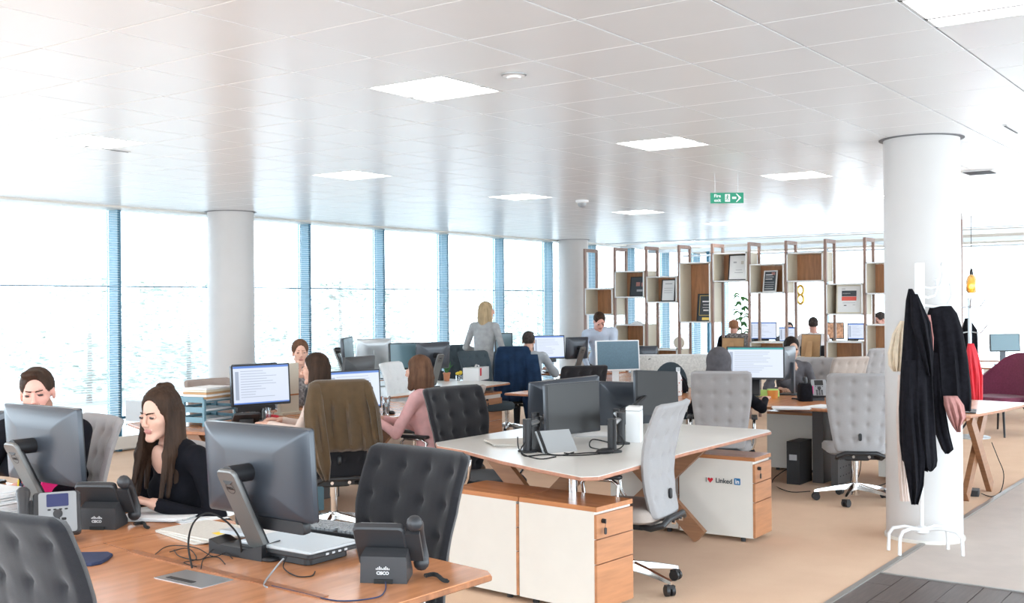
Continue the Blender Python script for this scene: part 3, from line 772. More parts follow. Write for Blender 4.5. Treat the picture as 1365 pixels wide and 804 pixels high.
def person(label, loc, rot, hair='hair_dark', style='short', top='top_black', legs='trouser', skin='skin', seated=True, lean=8, twist=0, side=0,
           head=(0, 0, 0), hands=None, female=False, size=1., det=1, legtgt=None, beard=False, hipz=None, hood=None, neckline=.0, sleeves=True, upper=False, group='people in the office'):
    r = thing('person', label, 'person', loc, rot, group)
    hz = (.53 if seated else .93) if hipz is None else hipz
    hip = V(0, 0, hz); la = math.radians(lean); lb = math.radians(side)
    up = nrm(V(math.sin(lb), math.sin(la), math.cos(la)*math.cos(lb))); neck = hip+up*.50
    tw = math.radians(twist); rt = V(math.cos(tw), math.sin(tw), 0); rt = nrm(rt-up*(rt@up)); fw = np.cross(up, rt)
    sw = .165 if female else .19
    sh = [neck-up*.055-rt*sw, neck-up*.055+rt*sw]
    HM = eul(*head); hc = neck+up*.075+V(0, .0, .06)+HM[:, 1]*.035; hc = hc+V(0, 0, .005)
    hs = .92 if female else .97
    def hp(x, y, z): return hc+HM@V(x*hs, y*hs, z*hs)
    tgt = hands or (V(-.20, .42, .76), V(.20, .42, .76))
    arms = []
    for q, s in enumerate((-1, 1)):
        w_ = V(*tgt[q][:3]); el, wr = ik(sh[q], w_, .285, .25, V(s*.6, -.5, -.8) if len(tgt[q]) < 6 else V(*tgt[q][3:6])); arms.append((sh[q], el, wr))
    if seated:
        kn = [V(-.11, .42, hz-.02), V(.11, .42, hz-.02)]; an = [V(-.12, .40, .10), V(.12, .40, .10)]
        if legtgt: kn, an = [V(*p) for p in legtgt[0]], [V(*p) for p in legtgt[1]]
    else:
        kn = [V(-.10, .02, .50), V(.10, .03, .50)]; an = [V(-.11, -.02, .09), V(.11, -.02, .09)]
    fine = {2: .0034, 1: .006, 0: .0085}[det]; hfine = {2: .0042, 1: .006, 0: .0085}[det]; base = {2: .011, 1: .014, 0: .018}[det]
    allp = [hip-.2, hip+.2, hc-.17, hc+.17]+[p-.06 for a in arms for p in a]+[p+.06 for a in arms for p in a]+[a[2]+nrm(a[2]-a[1])*.22+.03 for a in arms]+[a[2]+nrm(a[2]-a[1])*.22-.03 for a in arms]
    if not upper: allp += [p-.1 for p in kn+an]+[p+.1 for p in kn+an]+[an[0]+V(0, .2, -.1), an[1]+V(0, .2, -.1)]
    lo = np.min(allp, 0); hi = np.max(allp, 0); spots = [[], [], []]
    hd = [(a[2]-.02, a[2]+nrm(a[2]-a[1])*.18) for a in arms]
    for ax in range(3):
        spots[ax].append((hc[ax]-(.30 if ax == 2 and det == 2 else .12), hc[ax]+.13, fine))
        for a, b in hd: spots[ax].append((min(a[ax], b[ax])-.03, max(a[ax], b[ax])+.03, hfine))
    F = Field(*[axis(lo[a], hi[a], base, fine, spots[a]) for a in range(3)])
    TM = np.stack([rt, fw, up], 1)
    # torso
    F.cap(hip-rt*.08, hip+rt*.08, .125 if not female else .12, .125 if not female else .12, 2, .04)
    F.ell(hip+up*.15, (.145 if not female else .125, .105, .16), 1, .05, TM)
    F.ell(hip+up*.31+fw*.005, (.165 if not female else .145, .112 if not female else .10, .19), 1, .05, TM)
    F.cap(sh[0]+rt*.03, sh[1]-rt*.03, .062 if not female else .052, .062 if not female else .052, 1, .05)
    F.cap(neck-up*.05-rt*.05, neck-up*.05+rt*.05, .068, .068, 1, .04)
    if female:
        for s in (-1, 1): F.ell(hip+up*.31+fw*.085+rt*.065*s, (.06, .055, .06), 1, .03, TM)
    F.cap(neck-up*.06, hp(0, -.040, -.075), .050 if female else .060, .042 if female else .055, 0, .012)
    if neckline: F.ell(neck-up*(.03+neckline*.30)+fw*.062, (.035+neckline*.25, .035, neckline*.85), 0, .012, TM)
    for q, (a, e, w_) in enumerate(arms):
        s = (-1, 1)[q]; k_ = .92 if female else 1.05
        F.cap(a, e, .052*k_, .041*k_, 1, .03); F.cap(e, w_, .041*k_, .030*k_, 1 if sleeves else 0, .02)
        if det >= 1:     # sleeve folds at the elbow
            for t in (.75, .9): p = a+(e-a)*t; F.cap(p-rt*.02, p+rt*.02, .042*k_, .04*k_, 1, .012)
        d = nrm(w_-e); dn = V(0, 0, -1) if abs(d[2]) < .8 else V(0, 1, 0); sd = nrm(np.cross(d, dn)); dn = np.cross(sd, d)
        if dn[2] > 0: dn = -dn
        inn = sd if (sd@rt)*s < 0 else -sd     # towards the other hand
        F.cap(w_-d*.01, w_+d*.03, .026, .024, 0, .012)
        pc = w_+d*.055
        for t in (-1, -.35, .35, 1): F.cap(w_+d*.02+inn*t*.014, w_+d*.085+inn*t*.027, .013, .0115, 0, .008)
        for t, L in ((1, .070), (.35, .078), (-.35, .072), (-1, .056)):
            b0 = w_+d*.088+inn*t*.0275; b1 = b0+nrm(d+dn*.25+inn*t*.10)*L*.5; b2 = b1+nrm(d*.75+dn*.75)*L*.5
            F.cap(b0, b1, .0095, .0088, 0, .004); F.cap(b1, b2, .0088, .0072, 0, .004)
        t0 = w_+d*.03+inn*.022; t1 = t0+nrm(d*.7+inn*.8+dn*.3)*.045; t2 = t1+nrm(d+inn*.25+dn*.3)*.032
        F.cap(t0, t1, .012, .0105, 0, .006); F.cap(t1, t2, .0105, .0085, 0, .004)
    if not upper:
        for q in range(2):
            s = (-1, 1)[q]; h = hip+rt*.085*s-up*.01
            F.cap(h, kn[q], .088, .058, 2, .04); F.cap(kn[q], an[q], .055, .036, 2, .02)
            F.cap(an[q]+V(0, -.03, -.05), an[q]+V(.01*s, .13, -.062), .034, .028, 3, .02); F.cap(an[q], an[q]+V(0, -.01, -.03), .036, .036, 3, .01)
    # head
    H3 = HM; g = .885 if female else .98
    F.ell(hp(0, -.018, .040), (.074*g, .094*g, .086*g), 0, .02, H3)
    F.ell(hp(0, .030, -.022), (.057*g, .064*g, .080*g), 0, .02, H3)
    jl = 4 if False else 0
    F.cap(hp(-.044, .0, -.055), hp(-.010, .076, -.094), .021*g, .016*g, 7 if beard else jl, .018); F.cap(hp(.044, .0, -.055), hp(.010, .076, -.094), .021*g, .016*g, 7 if beard else jl, .018)
    for s in (-1, 1):
        F.ell(hp(.036*s, .060, -.012), (.020*g, .020*g, .020*g), 0, .022, H3)            # cheek
        F.ell(hp(.030*s, .100, .010), (.017, .012, .010), 0, .008, H3, cut=True)   # socket
        F.ell(hp(.0305*s, .0795, .010), (.0155, .0125, .0105), 0, .002, H3)
        F.ell(hp(.0305*s, .0845, .008), (.0135, .0105, .0056), 5, .001, H3)
        F.cap(hp(.012*s, .0930, .027), hp(.041*s, .0775, .030), .0040, .0030, 4, .004)
        F.ell(hp(.076*s*g, -.008, .0), (.009, .019, .030), 0, .008, H3)
        F.cap(hp(.008*s, .102, -.026), hp(.010*s, .096, -.027), .0068, .006, 0, .005)
    F.cap(hp(0, .090, .020), hp(0, .110, -.020), .0065, .0090, 0, .008)
    F.cap(hp(-.018, .088, -.055), hp(.018, .088, -.055), .0042, .0042, 6, .004); F.cap(hp(-.013, .086, -.062), hp(.013, .086, -.062), .0052, .0052, 6, .004)
    if beard:
        for s in (-1, 1): F.ell(hp(.05*s, .03, -.055), (.018, .035, .035), 7, .01, H3)
        F.cap(hp(-.02, .090, -.044), hp(.02, .090, -.044), .0055, .0055, 7, .006)
    P, Q, lab = F.mesh()
    q_ = P-hip; tor = (np.abs(q_@rt) < .2) & (np.abs(q_@fw) < .16) & ((lab == 1) | (lab == 2)); lab = np.where(tor, np.where(q_@up > -.02, 1, 2), lab)
    mat('stubble', (.33, .17, .12), .8, var=.2, scale=200)
    to_obj('body', P, Q, lab, [skin, top, legs, 'shoe', hair, 'eye_dark', 'lips', 'stubble'], r)
    # hair
    hf = {2: .0045, 1: .006, 0: .009}[det]
    ll = {'short': .16, 'bald': .16, 'bun': .62, 'long': .42, 'bob': .27, 'shoulder': .34, 'tied': .2, 'hood': .25, 'pony': .36}[style]
    Hf = Field(np.arange(hc[0]-.16, hc[0]+.16, hf), np.arange(hc[1]-.19, hc[1]+.17, hf), np.arange(hc[2]-ll, hc[2]+.21, hf*1.3))
    if style == 'hood':
        Hf.ell(hp(0, -.022, .030), (.108, .128, .125), 0, .03, H3); Hf.ell(hc+V(0, -.03, -.10), (.125, .125, .09), 0, .05)
        Hf.ell(hp(0, .10, -.01), (.070, .10, .105), 0, .02, H3, cut=True)
        Pm, Qm, lm = Hf.mesh(); to_obj('hood', Pm, Qm, lm*0, [hood or 'top_charcoal'], r); return r
    th = .006 if style in ('short', 'bald') else .009
    Hf.ell(hp(0, -.022, .044), (.074*g+th, .094*g+th, .084*g+th*1.25), 0, .01, H3)
    if style in ('short',): Hf.ell(hp(.012, .045, .108), (.048, .036, .020), 0, .02, H3)
    fz = -.10 if style in ('short', 'bald') else -.02
    Hf.ell(hp(0, .130, .002 if style in ('short', 'bun') else -.008), (.073, .094, .104), 0, .010, H3, cut=True); Hf.ell(hp(0, .10, -.06), (.070, .070, .080), 0, .010, H3, cut=True)     # the face stays open
    Hf.ell(hp(0, -.0, -.085), (.12, .125, .065 if style in ('short', 'bald') else .05), 0, .01, H3, cut=True)
    if style in ('short', 'bald'):
        for s in (-1, 1): Hf.ell(hp(.085*s, .02, -.02), (.03, .045, .045), 0, .008, H3, cut=True)
    if style == 'bald': Hf.ell(hp(0, .0, .14), (.08, .11, .05), 0, .01, H3, cut=True)
    dwn = V(0, 0, -1)
    def strand(x, y, z, L, r0, r1, out=.0, fwd=.0):
        a = hp(x, y, z); b = a+HM[:, 0]*out*.6+HM[:, 1]*(fwd*.5-.005)+dwn*L*.5; c = b+HM[:, 0]*out*.2+HM[:, 1]*fwd*.5+dwn*L*.5+0
        Hf.cap(a, b, r0, r0*.95, 0, .022); Hf.cap(b, c, r0*.95, r1, 0, .022)
    if style in ('bob', 'long', 'shoulder', 'bun'):
        L = {'bob': .13, 'shoulder': .20, 'long': .28, 'bun': .36}[style]
        rgx = random.Random(int(loc[0]*100))
        for k in range(15):
            a = math.radians((-118+236*k/14)*(.92 if style == 'bun' else 1)); x = math.sin(a)*.074; y = -.022-math.cos(a)*.085
            fr = abs(a) > 1.75
            strand(x, y, .01, L*(.92 if style == 'bun' and abs(a) > 1.2 else 1)*(1+rgx.uniform(-.06, .06)), .017, .009 if style != 'bob' else .016, out=x*.25, fwd=(.02 if fr else -.0)+(.035 if style == 'bun' and abs(a) > 1.2 else 0)+(.03 if style == 'bun' and abs(a) > 1.5 else 0))
    if style == 'bun': Hf.ell(hp(0, -.065, .118), (.034, .030, .026), 0, .008, H3); Hf.ell(hp(.018, -.045, .132), (.018, .018, .014), 0, .006, H3)
    if style == 'tied': Hf.ell(hp(0, -.12, .0), (.035, .03, .035), 0, .01, H3)
    if style == 'pony': Hf.cap(hp(0, -.115, .02), hp(0, -.135, -.16), .028, .014, 0, .015)
    Pm, Qm, lm = Hf.mesh()
    # fine waves along the strands
    ang = np.arctan2(Pm[:, 0]-hc[0], Pm[:, 1]-hc[1]); wv = (np.sin(ang*46+Pm[:, 2]*9)+.6*np.sin(ang*83-Pm[:, 2]*14))*(.0016 if style != 'short' else .0009)
    Pm[:, 0] += np.sin(ang)*wv; Pm[:, 1] += np.cos(ang)*wv
    to_obj('hair', Pm, Qm, lm*0, [hair], r)
    r['_neck'] = 0; del r['_neck']
    return r
# ================================================================= the scene
# ---- bench one (cherry), along Y, users on its +X side and -X side
d1 = [(1.50, 2.10), (2.48, 2.22), (2.93, 2.20), (2.965, 2.24), (3.02, 2.62), (3.08, 4.0), (3.10, 6.3), (1.50, 6.3)]
mat('rug_blue', (.02, .03, .09), .9)
desk1 = desk('cherry wood bench desk in the foreground with cable slot and phones', d1, (2.3, 4.2), 'cherry_x', 'cherry_dark',
     [('slot', (2.41, 2.45, 2.47, 3.50, .035)), ('seam', (1.5, 3.72, 3.06, 3.69)), ('seam', (2.47, 3.5, 2.50, 3.71)), ('x', (2.3, 2.55, 0, .75)), ('x', (2.3, 5.9, 0, .75)), ('tray', (2.42, 4.2, .3, 2.6)), ('leg', (2.62, 2.5))])
DZ = .73
# chair by bench one, front
chair_at('dark charcoal tufted chair tucked at the foreground cherry desk, behind the near phone', 'charcoal_fabric', 561, 598, 4.3, 84, arms=True, group='dark tufted chairs', w1=.55)
chair_at('dark charcoal tufted chair at the bottom left corner of the picture', 'charcoal_fabric', 6, 690, 2.95, -90, group='dark tufted chairs', w1=.53, high=1.09)
chair_at('light grey tufted chair behind the bearded man at the window side', 'grey_fabric', 138, 557, 5.7, 80, group='light grey tufted chairs')
chair_at('light grey chair behind the long haired woman in black', 'grey_fabric', 268, 572, 5.15, 82, group='light grey tufted chairs', high=1.0)
# monitors of bench one
monitor('silver backed computer monitor with sound bar at the right end of the cherry desk', 345, 627, 3.92, -90, lit='screen_ui', bar=True)
monitor('silver backed computer monitor on the left hiding the bearded man\'s chest', 58, 592, 4.68, -90, lit='screen_ui')
monitor('computer monitor cut off by the left edge of the picture', -34, 588, 5.6, -84, lit='screen_ui', case='monitor_grey')
# phones
P_ = lambda x, y, z=DZ: at(x, y, z)
a = P_(508, 778); phone('dark desk phone with its back to the camera at the cherry desk tip', (a.x+.075, a.y+.02, DZ), -62)
a = P_(128, 706); phone('dark desk phone seen from behind beside the long haired woman\'s papers', (a.x+.07, a.y+.02, DZ), -60)
a = P_(60, 727); phone('grey desk phone facing the camera with a lit blue display, left end', (a.x+.03, a.y+.03, DZ), 150, case='phone_grey')
# mouse pad, socket panel, newspapers, papers
a = P_(122, 748); o = MB().prism([(-.13, -.09), (.10, -.09), (.125, -.06), (.13, 0), (.125, .06), (.10, .09), (-.13, .09)], 0, .012, .003).build('mouse_pad', 'navy', smooth=False)
tag(o, 'dark blue gel mouse pad on the cherry desk', 'mouse pad', None, (a.x-.04, a.y+.06, DZ), -52)
a = P_(258, 772)-Vector((2.3, 4.2, 0)); pr = MB().box((a.x, a.y, DZ+.001), (.13, .24, .002)).build('socket_plate', 'steel', desk1, smooth=False); MB().box((a.x-.035, a.y+.02, DZ+.0025), (.02, .13, .002)).build('hinge', 'black_plastic', pr, smooth=False)
a = P_(270, 712); r = thing('newspaper', 'folded newspapers with a yellow column on the cherry desk', 'newspaper', (a.x, a.y, DZ), -12)
for k in range(3): MB().prism(rrect(.24, .36, .02, 3), .006*k+.001, .006*k+.007, .001, T(.01*k, -.015*k, 0) @ R(5*k)).build('fold', 'newsprint', r, smooth=False)
MB().box((.04, -.12, .0195), (.10, .05, .0006)).build('yellow_column', 'yellow', r, smooth=False)
a = P_(215, 690); paperstack('paper_stack', 'loose white paper stack in front of the long haired woman', .21, .30, 7, (a.x, a.y, DZ), 25, jit=.012)
a = P_(262, 688); paperstack('paper_stack', 'white printed pages beside the newspapers', .21, .30, 3, (a.x, a.y+.03, DZ), -15, jit=.02)
a = P_(330, 705); paperstack('paper_stack', 'blank white sheet between the newspapers and the closed laptop', .21, .30, 1, (a.x, a.y, DZ), 10)
a = P_(213, 676); paperstack('note_sheet', 'white note sheet under the long haired woman\'s hands', .15, .21, 1, (a.x, a.y, DZ), 60)
a = P_(-16, 690); paperstack('paper_stack', 'thick stack of papers at the left edge of the cherry desk', .21, .3, 22, (a.x, a.y, DZ), 5, th=.005)
a = P_(96, 664); r = thing('document_folder', 'bright pink plastic folder lying behind the left monitor', 'folder', (a.x, a.y, DZ), 20)
MB().prism(rrect(.26, .36, .01, 2), 0, .004, .001).build('cover', 'pink', r, smooth=False); MB().prism(rrect(.25, .35, .01, 2), .004, .012, .001, R(4)).build('cover', 'pink', r, smooth=False)
MB().box((0, 0, 0), (.24, .004, .10), T(.0, .08, .065) @ R(20, 'X')).build('raised_flap', 'pink', r, smooth=False)
a = P_(30, 680); r = thing('pen_tray', 'black mesh desk organiser with pens and markers', 'pen holder', (a.x, a.y, DZ), 40)
MB().loft([[(x*s, y*s, z) for x, y in rrect(.16, .10, .01, 2)] for s, z in ((.9, 0), (1, .08), (.95, .08), (.86, .004))]).build('tray', 'black_plastic', r)
for k in range(7): MB().cyl((-.06+.02*k, .01*(k % 3), .01), (-.07+.024*k, .02*(k % 2)-.02, .13+.01*(k % 3)), .004, n=6).build('pen', ['navy', 'yellow', 'black_plastic', 'red', 'white_plastic', 'pink', 'gold'][k], r)
# closed laptop on a dock
a = P_(393, 742); r = thing('laptop', 'closed silver laptop on the cherry desk under the keyboard', 'laptop', (a.x+.02, a.y-.0, DZ), 0)
MB().prism(rrect(.24, .36, .015, 4), .028, .044, .003).build('base', 'black_plastic', r, smooth=False); MB().prism(rrect(.24, .36, .015, 4), .044, .056, .003).build('lid', 'monitor_silver', r, smooth=False)
MB().prism(rrect(.20, .30, .02, 3), 0, .028, .003).build('riser', 'black_plastic', r, smooth=False)
for k in range(4): MB().box((-.0+.03*k-.04, -.181, .036), (.014, .004, .007)).build('port', 'steel', r, smooth=False)
a = P_(318, 742); r = thing('docking_station', 'black docking station with cables behind the desk slot', 'docking station', (a.x+.03, a.y+.02, DZ), 2)
MB().loft([[(y_, x_, z_) for x_, z_ in ((-.15, 0), (.12, 0), (.12, h1), (.07, h1*.7), (-.08, h1*.7), (-.15, h1*1.1))] for y_, h1 in ((-.045, .05), (.045, .055))]).build('dock_body', 'black_plastic', r, smooth=False)
MB().box((.045, .05, .066), (.06, .16, .012)).build('dock_lid', 'monitor_silver', r, smooth=False)
a = P_(432, 724)
def keyboard(label, loc, rot, base='black_plastic', key='phone_silver'):
    r = thing('keyboard', label, 'keyboard', loc, rot, 'keyboards')
    MB().loft([[(x, y, z) for x, y in rrect(.44, .15, .012, 3)] for z in (0, .012, .016)]).build('tray', base, r, smooth=False)
    m = MB()
    for j in range(6):
        for i in range(21):
            if (i, j) in ((14, 0), (18, 5)): continue
            m.box((-.205+i*.0205, -.056+j*.0225, .0205), (.0165, .0175, .009))
    k = m.build('keycaps', key, r, smooth=False); k['kind'] = 'stuff'; return r
keyboard('black keyboard with pale keys lying on the closed laptop by the dark chair', (a.x+.03, a.y-.0, DZ+.04), -86, key='phone_silver')
a = P_(293, 690); o = MB().prism(rrect(.05, .03, .006, 3), 0, .028, .004).build('charger', 'white_plastic', smooth=False); tag(o, 'small white power adapter behind the newspapers', 'charger', None, (a.x+.05, a.y, DZ), 20)
a = P_(336, 696); paperstack('sticky_notes', 'green sticky notes behind the right monitor arm', .076, .076, 5, (a.x-.02, a.y, DZ), 30, 'sticky_green', jit=.002)
def C(*q): return [at(x, y, z) for x, y, z in q]
cable('power_cable', 'thick black cable rising in an arch over the desk slot', C((256, 757, .735), (251, 725, .80), (258, 697, .88), (277, 684, .91), (300, 694, .88), (318, 715, .82), (322, 738, .745)), .0035)
for k, q in enumerate([[(207, 739, .733), (225, 728, .74), (260, 730, .75), (285, 742, .74), (305, 735, .74), (318, 742, .735)],
                       [(232, 733, .735), (240, 742, .735), (268, 746, .735), (290, 729, .745), (310, 745, .735)],
                       [(226, 736, .734), (250, 731, .74), (262, 745, .736), (245, 750, .734), (262, 756, .734)],
                       [(268, 758, .735), (272, 745, .735), (290, 743, .736), (300, 752, .735)]]):
    cable('thin_cable', ['thin dark cable looping left of the docking station, longest', 'thin dark cable coiled over the desk slot', 'thin dark cable small loop beside the newspapers', 'short dark cable ending at the desk slot'][k], C(*q), .0018)
cable('network_cable', 'blue network cable along the front of the near phone', C((362, 781, .733), (400, 790, .732), (450, 801, .732), (500, 797, .733), (513, 788, .734), (514, 776, .737)), .0022, 'navy')
cable('monitor_cable', 'grey cable hanging down the right monitor arm', C((378, 745, .80), (365, 760, .76), (352, 778, .733), (356, 783, .732)), .003, 'phone_silver')
cable('monitor_cable', 'black cable curling right of the monitor foot', C((382, 742, .78), (378, 757, .74), (395, 768, .733), (415, 768, .733), (420, 762, .733)), .0022)

# ---- people at bench one
hands_d = lambda y=.40, z=.765, w=.12: (V(-w, y, z), V(w, y, z))
pw = at(198, 560, D=4.72); WX, WY_ = pw.x, pw.y
WH = (V(-.11, .32, .785), V(.12, .36, .785))
person('long haired woman in a black top at the cherry desk', (pw.x+.32, pw.y+.02, 0), 88, hair='hair_brown', style='bun', top='top_black', skin='skin', lean=22, head=(14, 8, 0),
       hands=WH, female=True, det=2, neckline=.10, hipz=.56)
pm = at(52, 525, D=5.35)
person('bearded man in a black jumper looking down behind the left monitor', (pm.x+.17, pm.y+.13, 0), 122, hair='hair_brown', style='short', top='top_black', skin='skin_pink', lean=18, head=(18, 5, 4), det=2, beard=True, hipz=.595,
       hands=(V(-.05, .44, .79), V(.18, .42, .79)))

# ---- bench two (cherry), along X further in
d2b = [(5.15, 6.15), (5.6, 6.02), (6.6, 5.92), (7.6, 6.0), (7.75, 6.9), (7.6, 7.4), (5.2, 7.4), (5.0, 6.9)]
desk('bench desk with letter trays and the brown cardigan chair in the left middle', d2b, (6.4, 6.8), 'cherry', 'cherry_dark', [('x', (5.6, 6.8, 90, .75)), ('panel', (6.55, 6.75, .5, .05)), ('x', (7.3, 6.8, 90, .75)), ('tray', (6.4, 6.8, 1.6, .3))])
o = tag(MB().box((0, 0, .24), (.18, .42, .46)).build('computer_tower', 'teal_tray', smooth=False), 'blue grey computer tower on the floor under the second bench', 'computer', None, (6.15, 6.55, 0), 0)
cc = at(448, 700, .05)
chair('dark chair with a brown corduroy jacket over its back', 'charcoal_fabric', (cc.x-.02, cc.y, 0), -36, arms=True, group='dark tufted chairs')
def drape(label, px, rows, material, root_loc, rot, seed, cat='jacket', extra=None, fold=.016):
    r = thing('draped_jacket', label, cat, root_loc, rot)
    garment('back_panel', [(rows[0][0]+.012,)+tuple(rows[0][1:4])+(.07,)]+[(rows[1][0]+.012,)+tuple(rows[1][1:])]+rows[2:], material, r, fold=fold, seed=seed).location = (0, -.035, 0)
    if extra:
        for k, rw in enumerate(extra): garment('sleeve', rw, material, r, n=28, fold=fold*.7, freq=2, seed=seed+k+1).location = (0, -.035, .008)
    return r
yb = -.285
drape('brown corduroy jacket hanging over the back of a chair', 0, [(1.10, -.17, .17, -.27, .05), (1.085, -.20, .20, -.265, .12), (1.03, -.215, .215, -.26, .13), (.85, -.225, .23, -.265, .14), (.70, -.22, .25, -.28, .13), (.64, -.20, .25, -.29, .10), (.62, -.19, .24, -.29, .04)], 'cord_brown', (cc.x-.02, cc.y, 0), -36, 4,
      extra=[[(1.085, -.215, -.13, -.28, .06), (.90, -.26, -.12, -.335, .08), (.72, -.25, -.10, -.35, .08), (.55, -.21, -.08, -.36, .07), (.43, -.14, -.09, -.36, .02)], [(1.08, .13, .21, -.27, .07), (.9, .18, .27, -.28, .08), (.70, .20, .29, -.29, .08), (.64, .22, .29, -.29, .04)]])
pc = at(425, 500, D=8.15)
person('woman with long dark hair and a beige blouse sitting with her back to the camera', (pc.x+.06, pc.y-.15, 0), 20, hair='hair_brown', style='long', top='top_beige', lean=16, head=(18, 6, 0), female=True, det=1, hands=(V(-.28, .40, .77), V(.0, .45, .77)), hipz=.54)
m = monitor('lit monitor with a white document in front of the woman in beige', 347, 513, 8.5, 168, w=.50, h=.315, lit='screen_ui', bar='x')
monitor('dark backed monitor standing behind the lit one at the letter trays', 339, 510, 9.0, 0, w=.46, h=.31, lit='screen_ui')
pf = at(398, 487, D=9.85)
person('woman with tied brown hair facing the camera between two monitors in the left middle', (pf.x+.10, pf.y+.10, 0), 142, hair='hair_auburn', style='tied', top='top_lace', skin='skin', lean=8, head=(0, 2, 0), female=True, det=1, neckline=.05, hipz=.57)
a = at(384, 513, D=9.15); r = thing('desk_screen', 'cream coloured upright desk screen left of the woman with tied hair', 'desk screen', (a.x, a.y, DZ), 0)
MB().box((0, 0, .21), (.20, .04, .42)).build('board', 'cream', r, smooth=False); MB().box((0, -.022, .16), (.19, .006, .012)).build('trim', 'cherry', r, smooth=False); MB().box((0, 0, .01), (.22, .10, .02)).build('foot', 'cream', r, smooth=False)
# letter trays
a = at(290, 566, .73); r = thing('letter_trays', 'stack of blue grey letter trays with files on top', 'letter tray', (a.x, a.y+.12, DZ), 8)
for k in range(3):
    z = .03+.075*k
    t = MB().box((0, 0, z), (.36, .26, .008)).box((-.178, 0, z+.02), (.006, .26, .035)).box((.178, 0, z+.02), (.006, .26, .035)).box((0, .128, z+.02), (.36, .006, .035)).build('tray', 'teal_tray', r, smooth=False)
    MB().box((0, 0, z+.012), (.30, .22, .014)).build('papers', 'paper', t, smooth=False)
for sx_ in (-1, 1):
    for sy_ in (-.10, .10): MB().box((sx_*.17, sy_-.03, .10), (.02, .02, .20)).build('upright', 'teal_tray', r, smooth=False)
a2 = at(283, 531, D=8.5); r = thing('file_pile', 'buff files and loose papers on top of the letter trays', 'folder', (a.x-.01, a.y+.10, DZ+.20), 12)
for k in range(5): MB().box((.01*k, .008*k, .008+.016*k), (.30, .22, .014)).build('file', ['kraft', 'paper', 'kraft', 'cream', 'paper'][k], r, smooth=False)
a = at(252, 560, .73)
for k in range(3): slab('file_folder', ['black lever file left of the letter trays', 'dark ring file leaning left of the letter trays', 'grey file left of the letter trays'][k], 'folder', rrect(.06, .28, .004, 1), 0, .12+.02*k, ['black_plastic', 'navy', 'phone_silver'][k], (a.x-.12-.07*k, a.y+.25, DZ), 8, group='files by the letter trays')
# small things of bench two
a = at(367, 562, .74); r = thing('stapler', 'red stapler lying between two monitors', 'stapler', (a.x+.05, a.y+.14, DZ), 30)
MB().prism(rrect(.05, .16, .015, 3), 0, .018, .004).build('base', 'black_plastic', r, smooth=False); MB().prism(rrect(.045, .17, .018, 3), .025, .055, .01, R(7, 'X')).build('arm', 'red', r, smooth=False)
a = at(355, 566, .74); r = thing('drinking_glass', 'clear drinking glass in front of the lit monitor', 'glass', (a.x+.02, a.y+.02, DZ), 0)
MB().lathe([(.028, 0), (.036, .13), (.033, .13), (.026, .008), (.001, .008)], 20).build('vessel', 'glass', r)
a = at(340, 560, .74); r = thing('coffee_mug', 'white mug with grey rim behind the glass', 'mug', (a.x, a.y+.20, DZ), 0)
MB().lathe([(.036, 0), (.04, .095), (.036, .095), (.033, .008), (.001, .008)], 20).build('cup', 'white_plastic', r); MB().tube([(.036, 0, .02), (.065, 0, .03), (.065, 0, .07), (.037, 0, .08)], .006, 8).build('mug_handle', 'phone_grey', r)
a = at(334, 570, .73); r = thing('desk_phone', 'grey desk phone under the lit monitor beside the letter trays', 'telephone', (a.x, a.y+.05, DZ), 150, 'desk phones')
MB().prism(rrect(.2, .17, .02, 3), 0, .02, .005, T(0, 0, .05) @ R(35, 'X')).build('body', 'phone_grey', r); MB().box((0, 0, .03), (.1, .06, .06)).build('stand', 'black_plastic', r, smooth=False)
a = at(505, 568, .73); phone('black desk phone beside the brown jacket chair with dark display', (a.x+.05, a.y+.35, DZ), 165, scr=False, logo=False)
a = at(520, 560, .73); phone('second grey desk phone right of the black one, near the girl in pink', (a.x+.22, a.y+.62, DZ), 170, scr=False, case='phone_silver', logo=False)
a = at(531, 556, .73); r = thing('water_glass', 'tall clear glass of water left of the girl in pink', 'glass', (a.x+.10, a.y+.22, DZ), 0)
MB().lathe([(.028, 0), (.034, .15), (.031, .15), (.026, .008), (.001, .008)], 20).build('vessel', 'glass', r); MB().lathe([(.001, .009), (.025, .009), (.029, .09), (.001, .09)], 16).build('water', 'glass', r)
a = at(536, 553, .73); o = tag(MB().ball((0, 0, .012), (.03, .05, .018), 14, 8).build('computer_mouse', 'black_plastic'), 'black computer mouse near the girl in pink', 'mouse', 'computer mice', (a.x, a.y+.12, DZ), -20)
monitor('lit monitor beside the head of the woman in beige', 472, 520, 9.0, 168, w=.50, h=.32, lit='screen_ui', bar='x')
monitor('dark backed monitor with a slot behind the head of the woman in beige', 478, 502, 9.3, 14, w=.50, h=.34, lit='screen_ui', case='phone_grey')
# girl in pink
pp = at(566, 510, D=8.25)
chair('beige grey tufted chair of the girl in pink', 'beige_fabric', (pp.x+.10, pp.y-.06, 0), 8, arms=True, group='light tufted chairs', high=1.02)
person('girl in a pink sweater with straight auburn hair in a bob, seen from the side', (pp.x-.02, pp.y-.10, 0), 15, hair='hair_auburn', style='bob', top='top_pink', lean=9, head=(-2, 6, 0), female=True, det=1, hands=(V(-.10, .40, .76), V(.04, .42, .76)), hipz=.50)
p = at(613, 519, D=7.55); chair('dark charcoal tufted chair behind the left end of the white desk', 'charcoal_fabric', (p.x+.02, p.y-.16, 0), 172, arms=True, group='dark tufted chairs', w1=.55, high=1.06)
p = at(282, 505, D=9.25); chair('light grey tufted chair beyond the letter trays', 'beige_fabric', (p.x-.02, p.y-.22, 0), 178, group='light tufted chairs', high=1.02)
chair_at('white tufted chair in the middle left beyond the brown jacket', 'pale_fabric', 518, 480, 11.2, 196, group='light tufted chairs', high=1.05)
